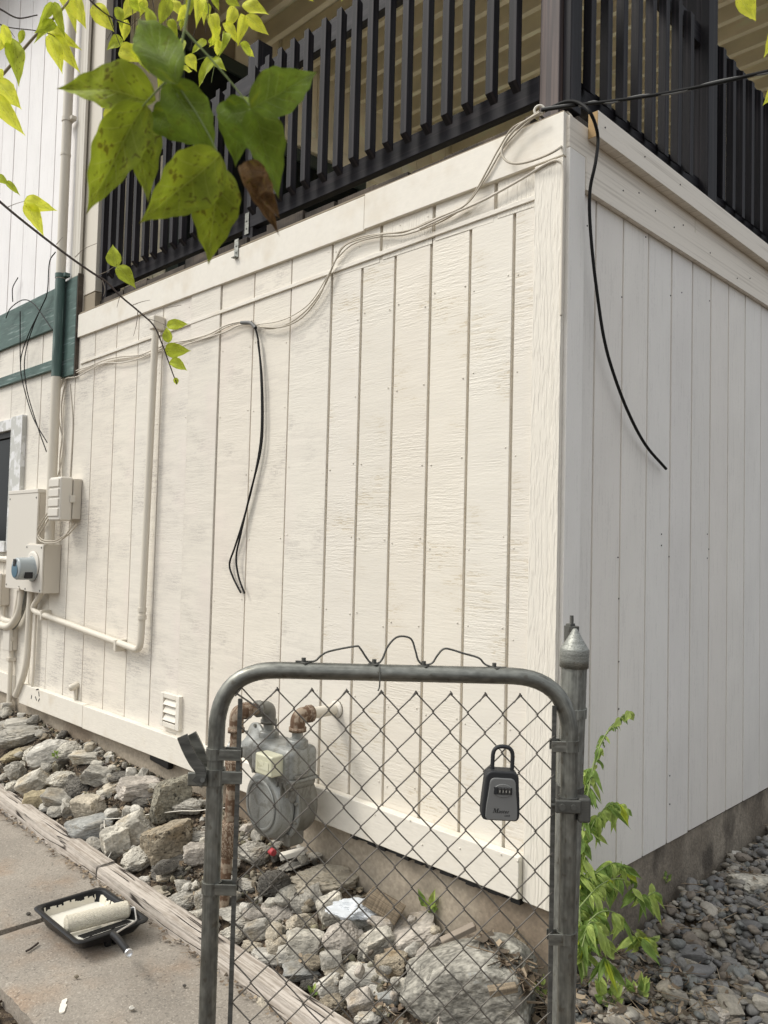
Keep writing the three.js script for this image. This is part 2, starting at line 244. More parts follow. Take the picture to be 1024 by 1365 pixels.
  M.meterBare = std({ map: tex(512, 0.35, (u, v) => { const k = smooth(0.3, 0.8, fbm(u, v + 0.4, 9, 4, 5)); return mix([0.50, 0.495, 0.47], [0.38, 0.365, 0.335], k * 0.8); }), bumpMap: cb, bumpScale: 0.0006, roughness: 0.5, metalness: 0.3 });
  M.indexCover = phys({ map: tex(128, 0.08, (u, v) => mix([0.82, 0.815, 0.72], [0.72, 0.71, 0.60], smooth(0.5, 0.7, fbm(u, v, 5, 5, 4)))), roughness: 0.4, clearcoat: 0.4 });
  M.chrome = std({ color: rgb(0.8, 0.8, 0.8), metalness: 0.9, roughness: 0.3 });
  M.blackPlastic = phys({ color: rgb(0.010, 0.010, 0.011), roughness: 0.36, specularIntensity: 0.5 });
  M.cableBlack = phys({ color: rgb(0.013, 0.013, 0.013), roughness: 0.6, specularIntensity: 0.4 });
  M.cableGrey = std({ color: rgb(0.14, 0.14, 0.135), roughness: 0.55 });
  M.cableTan = std({ color: rgb(0.50, 0.45, 0.37), roughness: 0.6 });
  M.cablePaint = std({ color: rgb(0.62, 0.57, 0.49), roughness: 0.6 });
  M.wetPaint = phys({ color: rgb(0.80, 0.775, 0.69), roughness: 0.22, clearcoat: 0.5, clearcoatRoughness: 0.15 });
  M.paintSkin = std({ color: rgb(0.72, 0.67, 0.56), roughness: 0.55 });
  M.nap = std({ color: rgb(0.76, 0.70, 0.57), bumpMap: tex(512, 0.09, (u, v) => 0.6 * fbm(u, v, 34, 34, 3) + 0.4 * vn(u * 60, v * 60, 60, 60), false), bumpScale: 0.006, roughness: 0.9 });
  M.meterGlass = std({ color: rgb(0.37, 0.405, 0.415), roughness: 0.2 });
  M.meterDial = std({ color: rgb(0.09, 0.17, 0.23), roughness: 0.4 });
  M.redPlastic = std({ color: rgb(0.45, 0.05, 0.06), roughness: 0.45 });
  M.bag = phys({ color: rgb(0.82, 0.85, 0.88), roughness: 0.35, transmission: 0.35, thickness: 0 });
  M.bark = std({ color: rgb(0.05, 0.035, 0.028), roughness: 0.85 });
  M.barkPale = std({ color: rgb(0.30, 0.25, 0.20), roughness: 0.9 });
  M.stemGreen = std({ color: rgb(0.20, 0.25, 0.09), roughness: 0.8 });
  M.brokenWood = std({ map: tex([256, 512], [0.3, 0.1], (u, v) => sh([0.53, 0.475, 0.40], 0.65 + 0.6 * fbm(u, v, 4, 34, 4))), bumpMap: rlb, bumpScale: 0.002, roughness: 0.95 });
  // leaves: veins, blotches; thin and letting light through
  const leafTex = (base, vein, spots, spotAmt) => tex(256, 1, (u, v) => {
    const x = Math.abs(u - 0.5) * 2; let c = sh(base, 0.82 + 0.36 * fbm(u, v, 5, 5, 4));
    const mid = smooth(0.035, 0.0, x), side = smooth(0.10, 0.0, Math.abs(((v * 9 - x * 2.2) % 1 + 1) % 1 - 0.5)) * (1 - x) * 0.5;
    c = mix(c, vein, Math.max(mid * 0.8, side * 0.7));
    const sp = Math.max(smooth(0.74, 0.80, fbm(u + 0.13, v + 0.3, 6, 8, 4)), 0.8 * smooth(0.80, 0.86, fbm(u + 0.5, v + 0.7, 17, 21, 2))) * spotAmt; return mix(c, spots, sp);
  });
  const leaf = (t, tr = 0.45) => phys({ map: t, side: THREE.DoubleSide, roughness: 0.75, specularIntensity: 0.3, transmission: tr, thickness: 0 });
  const veinsN = (u, v) => { const x = Math.abs(u - 0.5) * 2, s = u > 0.5 ? 0.13 : 0; const q = v * 7 - x * 1.7 + 0.5 * x * x + s, d = Math.abs((q % 1 + 1) % 1 - 0.5); const w = 0.02 * (fbm(u, v, 8, 8, 2) - 0.5); return Math.max(smooth(0.03, 0.008, x), 0.75 * smooth(0.07, 0.015, d + w) * smooth(1.0, 0.6, x), 0.35 * smooth(0.06, 0.0, Math.abs(fbm(u, v, 26, 26, 2) - 0.5))); };
  const nearTex = (base, vein, amt) => tex([256, 512], 1, (u, v) => { let c = sh(base, 0.74 + 0.52 * fbm(u, v, 4, 6, 5)); c = mix(c, [0.66, 0.66, 0.16], 0.6 * smooth(0.55, 0.8, fbm(u + 0.4, v + 0.2, 3, 4, 4))); c = mix(c, vein, 0.55 * veinsN(u, v)); const b = fbm(u + 0.13, v + 0.3, 7, 9, 4), halo = smooth(0.64, 0.74, b), sp = smooth(0.73, 0.78, b); c = mix(c, [0.66, 0.62, 0.12], halo * 0.5 * amt); c = mix(c, [0.20, 0.12, 0.05], Math.max(sp, 0.9 * smooth(0.84, 0.88, vn(u * 21, v * 33, 21, 33))) * amt); return mix(c, [0.40, 0.30, 0.10], 0.5 * smooth(0.93, 1.0, v)); });
  const nearBump = tex([256, 512], 1, (u, v) => 0.5 - 0.4 * veinsN(u, v) + 0.15 * fbm(u, v, 20, 30, 2), false);
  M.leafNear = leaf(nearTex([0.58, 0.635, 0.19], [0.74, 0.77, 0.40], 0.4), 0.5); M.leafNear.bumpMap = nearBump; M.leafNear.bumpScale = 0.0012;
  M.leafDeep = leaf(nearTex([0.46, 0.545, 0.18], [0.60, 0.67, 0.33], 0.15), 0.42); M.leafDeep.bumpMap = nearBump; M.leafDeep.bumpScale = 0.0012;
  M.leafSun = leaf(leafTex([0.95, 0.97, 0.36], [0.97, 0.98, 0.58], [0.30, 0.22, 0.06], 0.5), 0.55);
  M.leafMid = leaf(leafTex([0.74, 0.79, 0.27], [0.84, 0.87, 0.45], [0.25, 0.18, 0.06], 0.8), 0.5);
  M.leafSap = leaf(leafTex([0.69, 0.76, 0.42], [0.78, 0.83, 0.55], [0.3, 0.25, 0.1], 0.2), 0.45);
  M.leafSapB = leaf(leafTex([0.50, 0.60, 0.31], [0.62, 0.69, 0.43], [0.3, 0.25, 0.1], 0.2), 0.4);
  M.leafDry = leaf(nearTex([0.52, 0.40, 0.26], [0.66, 0.55, 0.40], 0.6), 0.2); M.leafDry.bumpMap = nearBump; M.leafDry.bumpScale = 0.003;
  M.litter = [[0.15, 0.11, 0.075], [0.24, 0.18, 0.12], [0.09, 0.07, 0.05], [0.34, 0.27, 0.19]].map(([r, g, b]) => std({ color: rgb(r, g, b), roughness: 0.95, side: THREE.DoubleSide }));
}

// ------------------------------------------------------------------ ground
const SIDE_END = -4.6, WEST = -7.2;
const TIMBER_Z = (x) => 0.425 + (x + 3.4) * 0.031;        // centre line of the edging timber
function groundY(x, z) {
  const bed = () => { const hw = lerp(0.10, 0.26, smooth(0, -2.2, x)) + 0.02 * smooth(-2.2, -4.5, x); return lerp(hw, 0.035, smooth(0, 0.40, z)); };
  const side = () => 0.10 + 0.065 * smooth(-0.5, -0.95, z) + 0.02 * smooth(-1, -2.4, z) - 0.05 * smooth(0.1, 1.2, x) - 0.09 * smooth(-0.2, 0.5, z);
  const w = smooth(-0.12, 0.12, x);
  let y = lerp(bed(), side(), w);
  y = lerp(y, -0.06, smooth(0.34, 0.46, z));
  const far = Math.max(0, Math.hypot(x, z) - 6); y = lerp(y, -0.06, smooth(0, 4, far));
  return y + 0.012 * (fbm(x / 3 + 50.5, z / 3 + 50.5, 64, 64, 3) - 0.5) * 3;
}
{
  const N = 300, pos = [], uv = [], idx = [], wr = (t) => Math.sign(t) * (Math.abs(t) * 3.2 + 170 * Math.pow(Math.abs(t), 7));
  for (let j = 0; j <= N; j++) for (let i = 0; i <= N; i++) { const x = -1.2 + wr(i / N * 2 - 1), z = wr(j / N * 2 - 1) - 0.3; pos.push(x, groundY(x, z), z); uv.push(x, z); }
  for (let j = 0; j < N; j++) for (let i = 0; i < N; i++) { const a = j * (N + 1) + i; idx.push(a, a + N + 1, a + 1, a + 1, a + N + 1, a + N + 2); }
  const g = new THREE.BufferGeometry(); g.setAttribute('position', new THREE.Float32BufferAttribute(pos, 3)); g.setAttribute('uv', new THREE.Float32BufferAttribute(uv, 2)); g.setIndex(idx); g.computeVertexNormals();
  struct(mesh('ground', g, M.soil));
}
function groundHit(px, py, lift = 0) { // where a sight line meets the ground (raised by lift)
  const d = sight(px, py); let t = 0.8;
  for (; t < 12; t += 0.01) { const x = eye.x + d.x * t, y = eye.y + d.y * t, z = eye.z + d.z * t; if (y < groundY(x, z) + lift || (z < 0 && x < 0)) break; }
  return eye.clone().addScaledVector(d, t);
}

// concrete path: slabs with a worn joint and slightly rounded, chipped edges
const path = struct(thing0('path'));
function thing0(name) { const o = new THREE.Group(); o.name = numbered(name); scene.add(o); return o; }
function slabGeo(x0, x1, z0, z1, y0, y1, seed) {
  const nx = Math.max(8, Math.round((x1 - x0) / 0.03)), nz = 22, r = rng(seed), pos = [], idx = [], put = (x, y, z) => { pos.push(x, y, z); return pos.length / 3 - 1; };
  const rows = [];
  for (let j = 0; j <= nz; j++) { const row = []; for (let i = 0; i <= nx; i++) {
    let x = lerp(x0, x1, i / nx), z = lerp(z0, z1, j / nz); const n = (fbm(x / 2 + 20.3 + seed, z / 2 + 20.3, 64, 64, 4) - 0.5);
    if (i === 0 || i === nx) x += n * 0.025; if (j === 0 || j === nz) z += n * 0.02;
    const edge = Math.min(i, nx - i, j, nz - j); const y = y1 + n * 0.006 - (edge === 0 ? 0.008 : 0);
    row.push(put(x, y, z)); } rows.push(row); }
  for (let j = 0; j < nz; j++) for (let i = 0; i < nx; i++) idx.push(rows[j][i], rows[j + 1][i], rows[j][i + 1], rows[j][i + 1], rows[j + 1][i], rows[j + 1][i + 1]);
  const ring = []; for (let i = 0; i <= nx; i++) ring.push(rows[0][i]); for (let j = 1; j <= nz; j++) ring.push(rows[j][nx]); for (let i = nx - 1; i >= 0; i--) ring.push(rows[nz][i]); for (let j = nz - 1; j > 0; j--) ring.push(rows[j][0]);
  const low = ring.map((k) => put(pos[k * 3], y0, pos[k * 3 + 2]));
  for (let k = 0; k < ring.length; k++) { const n = (k + 1) % ring.length; idx.push(ring[k], ring[n], low[k], ring[n], low[n], low[k]); }
  let g = new THREE.BufferGeometry(); g.setAttribute('position', new THREE.Float32BufferAttribute(pos, 3)); g.setIndex(idx);
  g = toCreasedNormals(g, 0.6); return boxUV(g);
}
mesh('slab', slabGeo(-7.5, -1.795, 0.5, 1.125, -0.09, 0, 1), M.slab, path);
mesh('slab', slabGeo(-1.765, 2.2, 0.52, 1.125, -0.09, -0.004, 2), M.slab, path);
// edging timber in two lengths
{
  const t = thing('edging_timber', 'weathered grey landscape timber edging the concrete path along the rocks', 'timber');
  const len = (x0, x1, h, seed) => {
    const nx = 60, nr = 16, pos = [], uv = [], idx = [];
    for (let i = 0; i <= nx; i++) { const x = lerp(x0, x1, i / nx), cz = TIMBER_Z(x);
      for (let k = 0; k <= nr; k++) { const a = k / nr * 2 * Math.PI, c = Math.cos(a), s = Math.sin(a), p = 0.26, dx = Math.sign(c) * Math.pow(Math.abs(c), p), dy = Math.sign(s) * Math.pow(Math.abs(s), p);
        const n = 0.006 * (n3(x * 5 + seed, dx * 6, dy * 6) - 0.5) + 0.004 * (n3(x * 2 + seed, dx * 30, dy * 30) - 0.5) + 0.003 * (n3(x * 40 + seed, dx * 14, dy * 14) - 0.5);
        pos.push(x, h - 0.055 + dy * (0.047 + n), cz - dx * (0.047 + n)); uv.push(x, k / nr * 0.36); } }
    for (let i = 0; i < nx; i++) for (let k = 0; k < nr; k++) { const a = i * (nr + 1) + k, b = a + nr + 1; idx.push(a, a + 1, b, a + 1, b + 1, b); }
    for (const i of [0, nx]) { const b = pos.length / 3, x = lerp(x0, x1, i / nx); pos.push(x, h - 0.055, TIMBER_Z(x)); uv.push(0, 0); for (let k = 0; k < nr; k++) { const a = i * (nr + 1) + k; i ? idx.push(b, a, a + 1) : idx.push(b, a + 1, a); } }
    const g = new THREE.BufferGeometry(); g.setAttribute('position', new THREE.Float32BufferAttribute(pos, 3)); g.setAttribute('uv', new THREE.Float32BufferAttribute(uv, 2)); g.setIndex(idx); g.computeVertexNormals(); return g;
  };
  mesh('timber_length', len(-6.4, -1.99, 0.062, 1), M.timber, t); mesh('timber_length', len(-1.975, 1.2, 0.056, 9), M.timber, t);
}

// ------------------------------------------------------------------ the house
const tones = [[1, 1, 1], [0.955, 0.95, 0.945], [1.01, 1, 0.985], [0.975, 0.97, 0.975], [0.985, 0.97, 0.955]];
function vary(m, i) { m.userData.set ??= tones.map((t) => { const c = m.clone(); c.userData = {}; c.color = new THREE.Color().setRGB(...t); return c; }); return m.userData.set[(i * 3 + 1) % 5]; }
const Y_SID = 0.364, Y_SKT = 0.505, Y_BND = 2.748, Y_TOP = 2.892;
const house = thing('house', 'cream painted board-sided house with green trim and raised porch', 'house');
{
  const wall = group('porch_wall', house);
  mesh('backing_board', box(-3.5, -0.02, 0.36, 2.88, -0.06, -0.011, 0), M.pipePaint, wall);
  const gx = [-3.558, -3.298, -3.023, -2.763, -2.496, -2.216, -1.942, -1.672, -1.395, -1.123, -0.94, -0.754, -0.568, -0.382, -0.193, -0.03];
  const gap = (x) => x > -1.2 ? 0.012 : 0.0075;
  const stripY = (x) => lerp(2.583, 2.650, (x + 3.481) / 3.396) - 0.006;
  gx.forEach((x0, i) => {
    const x1 = gx[i + 1]; if (x1 === undefined) return;
    const a = x0 + gap(x0) / 2, b = x1 - gap(x1) / 2, lap = i === 5 ? 0.006 : (R0() - 0.5) * 0.003;
    const near = x0 > -1.2, top = near ? stripY((a + b) / 2) : Y_BND + 0.03;
    mesh('siding_board', box(a, b, Y_SID + 0.04, top, -0.012, lap, 0.0025), near ? vary(M.boardThick, i) : vary(M.boardThin, i), wall);
  });
  const ux = [-1.123, -0.841, -0.565, -0.28, -0.03];
  ux.forEach((x0, i) => { const x1 = ux[i + 1]; if (x1 === undefined) return; mesh('siding_board', box(x0 + (i ? 0.016 : 0.005), x1, stripY(x0) - 0.02, Y_BND + 0.03, -0.012, 0.0005 + i * 0.0007, 0.002), i % 2 ? M.corner : M.boardThick, wall); });
  // thin batten and the smooth band above
  { const y0 = stripY(-3.481), y1 = stripY(-0.085), L = Math.hypot(3.396, y1 - y0); const g = box(-L / 2, L / 2, -0.009, 0.008, 0, 0.0095, 0.002); g.rotateZ(Math.atan2(y1 - y0, 3.396)); g.translate((-3.481 - 0.085) / 2, (y0 + y1) / 2 + 0.006, 0); mesh('batten', g, M.smooth, house); }
  mesh('band_board', box(-3.52, -0.921, Y_BND, Y_TOP, -0.02, 0.016, 0.0025), M.rimBoard, house);
  mesh('band_board', box(-0.918, 0.006, Y_BND + 0.004, Y_TOP + 0.004, -0.02, 0.018, 0.0025), M.rimBoard, house);
  mesh('band_cap', box(-3.52, 0.0, Y_TOP + 0.006, Y_TOP + 0.012, -0.06, 0.01, 0), M.porchDark, house);
  // corner boards
  mesh('corner_board', box(-0.102, 0.006, Y_SID, Y_BND - 0.002, 0.001, 0.02, 0.003), M.corner, house);
  mesh('corner_bead', box(-0.018, 0.0085, Y_SID + 0.002, Y_BND - 0.004, 0.0185, 0.0225, 0.0018), M.corner, house);
  mesh('corner_board', box(-0.004, 0.019, Y_SID + 0.014, 2.781, -0.096, -0.0005, 0.002), M.sideBoard, house);
  // skirt boards with a ledge that catches the light, in lengths
  for (const [a, b, dy] of [[-4.135, -3.19, 0.003], [-3.187, -0.104, 0]]) mesh('skirt_board', box(a, b, Y_SID + 0.008 + dy, Y_SKT + dy, 0.002, 0.040, 0.004), M.smooth, house);
  mesh('skirt_board', box(WEST, -4.30, 0.395, 0.53, 0.002, 0.020, 0.003), M.smooth, house);
  { const nails = []; for (const [px, py] of [[474, 1094], [547, 1094], [563, 1126], [613, 1131], [668, 1139], [690, 1148], [440, 1054], [500, 1086]]) { const p = F(px, py, 0.041); nails.push(new THREE.SphereGeometry(0.0035, 6, 5).translate(p.x, p.y, 0.0405)); } const m = mesh('nail_head', merge(nails), M.smooth, house); m.userData.kind = 'stuff'; }
  { const r = rng(44), n = []; gx.forEach((x, i) => { if (!i || x > -0.1) return; for (let y = 0.6; y < 2.7; y += 0.3) for (const dx of [-0.022, 0.022]) if (r() < 0.8) n.push(new THREE.SphereGeometry(0.0034, 6, 4).scale(1, 1, 0.5).translate(x + dx + (r() - 0.5) * 0.006, y + (r() - 0.5) * 0.05, 0.0015)); }); const m = mesh('nail_head', merge(n), M.smooth, wall); m.userData.kind = 'stuff'; }
  // foundation
  mesh('foundation', box(WEST, -0.018, -0.3, 0.378, -0.25, -0.008, 0.004), M.foundation, house);
  mesh('foundation', box(-0.25, -0.012, -0.3, 0.37, SIDE_END, -0.26, 0.004), M.sideFound, house);
  mesh('foundation', box(-0.25, -0.012, -0.3, 0.368, -0.259, -0.012, 0.003), M.sideFound, house);

  // side wall
  const side = group('side_wall', house);
  mesh('backing_board', box(-0.06, -0.0125, 0.385, 2.86, SIDE_END, -0.03, 0), M.pipePaint, side);
  const sz = [-0.098, -0.202, -0.393, -0.587, -0.781, -0.97, -1.152, -1.342, -1.534, -1.733]; while (sz[sz.length - 1] > SIDE_END) sz.push(sz[sz.length - 1] - 0.191);
  sz.forEach((z0, i) => { const z1 = sz[i + 1]; if (z1 === undefined) return; const w = 0.0105, l = (R0() - 0.5) * 0.0025; mesh('siding_board', box(-0.0135, l, 0.378 + (i > 4 ? 0.004 : 0), 2.70, z0 - w / 2, z1 + w / 2, 0.0018), vary(M.sideBoard, i), side); });
  mesh('frieze_board', box(0.001, 0.021, 2.672, 2.782, -1.85, -0.099, 0.002), M.sideTrimH, house);
  mesh('frieze_board', box(0.001, 0.021, 2.674, 2.782, SIDE_END, -1.853, 0.002), M.sideTrimH, house);
  mesh('frieze_board', box(0.001, 0.0165, 2.784, Y_TOP - 0.004, -0.95, -0.001, 0.002), M.sideTrimH, house);
  mesh('frieze_board', box(0.001, 0.0165, 2.784, Y_TOP - 0.004, SIDE_END, -0.953, 0.002), M.sideTrimH, house);
  // projecting rim board with raw end grain
  mesh('rim_board', box(0.017, 0.055, 2.846, 2.934, -1.72, -0.112, 0.002), M.sideTrimH, house);
  mesh('rim_board', box(0.017, 0.055, 2.844, 2.934, SIDE_END, -1.724, 0.002), M.sideTrimH, house);
  mesh('rim_end', box(0.019, 0.053, 2.848, 2.932, -0.1118, -0.1095, 0), M.endGrain, house);
  { const nails = []; for (const [px, py] of [[807, 170], [860, 209], [907, 246], [982, 302], [852, 257], [831, 254], [874, 281], [899, 303], [911, 300], [983, 371], [1000, 371], [947, 337], [829, 396], [894, 394], [909, 390], [946, 401], [783, 301], [861, 316], [892, 742], [882, 712], [882, 727], [893, 1034], [893, 1072], [825, 882], [825, 945], [824, 743], [825, 798], [943, 712], [945, 732], [943, 744]]) { const p = S(px, py, 0.001), q = py < 400 ? S(px, py, 0.0225) : p; nails.push(new THREE.CylinderGeometry(0.0028, 0.0028, 0.002, 6).rotateZ(Math.PI / 2).translate(py < 260 ? S(px, py, 0.056).x : q.x, py < 260 ? S(px, py, 0.056).y : q.y, py < 260 ? S(px, py, 0.056).z : q.z)); } const m = mesh('nail_head', merge(nails), M.black, house); m.userData.kind = 'stuff'; }
  // black gap with torn paper under the skirt
  { const parts = []; const r = rng(5); for (let x = -0.9; x < -0.12; x += 0.03) parts.push(box(x, x + 0.036, Y_SID - 0.006 - r() * 0.012, Y_SID + 0.01, -0.006, 0.012 + r() * 0.012, 0)); mesh('torn_felt', merge(parts), M.black, house); }

  // main part of the house beside the porch
  const lower = group('lower_wall', house), upper = group('upper_wall', house);
  for (const [a, b, c, d] of [[-4.54, -3.52, 0.36, 6.6], [WEST, -4.542, 0.36, 1.43], [WEST, -4.542, 2.26, 6.6]]) mesh('backing_board', box(a, b, c, d, -0.08, -0.011, 0), M.pipePaint, upper);
  mesh('dark_room', box(WEST, -4.545, 1.0, 2.5, -0.5, -0.49, 0), M.shadeDark, house);
  for (let x = -3.558, i = 0; x > WEST; x -= 0.262, i++) {
    const a = x - 0.262 + 0.0035, b = x - 0.0035;
    if (b < -4.3) { mesh('siding_board', box(a, b, 0.50, 1.44, -0.012, R0() * 0.002, 0.002), M.boardThin, lower); mesh('siding_board', box(a, b, 2.25, 2.60, -0.012, R0() * 0.002, 0.002), M.boardThin, lower); }
    else mesh('siding_board', box(a, b, 0.40, 2.60, -0.012, R0() * 0.002, 0.002), M.boardThin, lower);
    mesh('siding_board', box(a, b, 2.64, 2.87, -0.012, R0() * 0.002, 0.002), M.boardThin, lower);
  }
  for (let x = -4.02, i = 0; x > WEST; x -= 0.252, i++) mesh('siding_board', box(x - 0.252 + 0.0055, x - 0.0055, 3.14, 6.5, -0.012, R0() * 0.002, 0.002), M.upBoard, upper);
  mesh('siding_board', box(-4.017, -3.79, 3.14, 6.5, -0.012, 0.001, 0.002), M.upBoard, upper);
  mesh('corner_board', box(-3.64, -3.53, 3.15, 6.5, 0.001, 0.02, 0.002), M.sideTrim, upper);
  mesh('corner_board', box(-3.785, -3.645, 3.15, 6.5, -0.011, 0.006, 0.002), M.upBoard, upper);
  mesh('green_band', box(WEST, -3.766, 2.865, 3.135, 0.003, 0.024, 0.003), M.greenTrim, house);
  mesh('green_band', box(WEST, -3.766, 2.588, 2.655, 0.003, 0.026, 0.003), M.greenTrim, house);
  mesh('green_board', box(-3.762, -3.535, 2.515, 3.145, 0.004, 0.026, 0.003), M.greenTrim, house);
  mesh('bare_edge', box(-3.5335, -3.522, 2.50, 3.16, -0.03, 0.024, 0.002), M.deckOld, house);
  // window, its frame flaking
  const win = group('window', house);
  mesh('frame', box(-4.50, -4.30, 1.385, 2.335, 0.002, 0.035, 0.003), M.peeling, win);
  mesh('frame', box(-5.9, -4.502, 2.245, 2.325, 0.002, 0.033, 0.003), M.peeling, win);
  mesh('sill', box(-5.9, -4.502, 1.375, 1.452, 0.002, 0.045, 0.003), M.peeling, win);
  mesh('sash', box(-4.56, -4.503, 1.453, 2.244, -0.03, 0.008, 0.002), M.black, win);
  mesh('sash', box(-5.9, -4.562, 2.20, 2.243, -0.03, 0.008, 0.002), M.black, win);
  mesh('pane', box(-5.9, -4.562, 1.453, 2.198, -0.02, -0.014, 0), M.darkGlass, win);
  for (let k = 0; k < 9; k++) mesh('blind_slat', box(-5.9, -4.58, 1.86 + k * 0.036, 1.882 + k * 0.036, -0.045, -0.03, 0), M.shadeDark, win);

  // porch: end wall, ceiling with joists, floor, header
  const porch = group('porch_end_wall', house);
  mesh('backing_board', box(-3.6, -3.535, 2.88, 6.0, -6.0, -0.085, 0), M.porchDark, porch);
  for (let z = -0.09; z > -6; z -= 0.2) { if (z < -0.62 && z > -1.0) continue;
    mesh('wall_board', box(-3.535, -3.522, 2.9, 5.9, z - 0.195, z, 0.002), M.porchWood, porch); }
  mesh('jamb', box(-3.535, -3.36, 3.02, 6.2, -0.06, -0.012, 0.003), M.pipePaint, house);
  mesh('jamb_block', box(-3.52, -3.36, 2.91, 3.015, -0.06, -0.014, 0.003), M.porchDark, house);
  // door and window openings in the end wall
  for (const [za, zb, ya, yb] of [[-0.66, -1.22, 3.0, 4.93], [-1.5, -2.35, 3.6, 4.5]]) {
    const w = group('porch_window', house);
    mesh('frame', box(-3.521, -3.49, ya - 0.06, yb + 0.1, zb - 0.08, zb, 0.003), M.greenDark ?? (M.greenDark = std({ color: rgb(0.035, 0.05, 0.042), roughness: 0.6 })), w);
    mesh('frame', box(-3.521, -3.49, ya - 0.06, yb + 0.1, za, za + 0.08, 0.003), M.greenDark, w);
    mesh('frame', box(-3.521, -3.49, yb, yb + 0.1, zb, za, 0.003), M.greenDark, w);
    mesh('pane', box(-3.521, -3.515, ya, yb, zb, za, 0), M.darkGlass, w);
  }
  mesh('trim_board', box(-3.521, -3.48, 4.62, 4.74, -6, -1.32, 0.003), M.porchWood, house);
  const ceil = group('porch_ceiling', house);
  for (let z = 0.14; z > -6; z -= 0.205) { mesh('joist', box(-3.5, 0.25, 5.24, 5.40, z - 0.045, z, 0.003), M.porchWood, ceil); }
  mesh('ceiling_board', box(-3.6, 0.3, 5.402, 5.43, -6.1, 0.3, 0), M.porchWood, ceil);
  mesh('roof', box(-7.4, 0.55, 6.0, 6.12, -6.2, 0.55, 0.01), M.porchDark, house);
  mesh('header_beam', box(-3.5, 0.02, 5.06, 5.236, -0.155, -0.065, 0.004), M.porchWood, ceil);
  mesh('header_beam', box(-0.155, -0.065, 5.06, 5.236, SIDE_END - 1, -0.16, 0.004), M.porchWood, ceil);
  mesh('porch_floor', box(-3.52, -0.02, 2.86, 2.915, -6.0, -0.07, 0), M.porchWood, house);
  mesh('porch_back_wall', box(-3.6, 0.0, 2.0, 5.4, -6.2, -6.02, 0), M.porchWood, house);
  // ragged old decking ends that show under the rail
  const old = group('deck_edge', house), r = rng(8);
  for (let x = -3.45; x < -0.17;) { const L = 0.12 + r() * 0.3, b = Math.min(x + L, -0.16); mesh('deck_board', box(x, b - 0.006, 2.906 + r() * 0.008, 2.955 + r() * 0.035, -0.115 - r() * 0.03, -0.03 - r() * 0.03, 0.004), M.deckOld, old); x += L; }
  for (let z = -0.12; z > SIDE_END;) { const L = 0.2 + r() * 0.3; mesh('deck_board', box(-0.12, -0.012 - r() * 0.02, 2.905, 2.95 + r() * 0.02, z - L + 0.006, z, 0.004), M.deckOld, old); z -= L; }
}


// tall board fence across the side yard, which keeps light off the foot of the side wall
{
  const n = thing('board_fence', 'low weathered board fence across the side yard facing the shaded wall', 'fence', V(2.5, 0, -4));
  const bm = std({ color: rgb(0.17, 0.15, 0.13), roughness: 0.85 });
  for (let z = 0.5, k = 0; z > -10; z -= 0.152, k++) wmesh('board', box(2.5, 2.52, -0.05, 0.98 + 0.02 * (k % 3), z - 0.145, z, 0.003), bm, n);
  for (const y of [0.25, 0.75]) wmesh('rail', box(2.522, 2.56, y, y + 0.09, -10, 0.5, 0.003), bm, n);
}

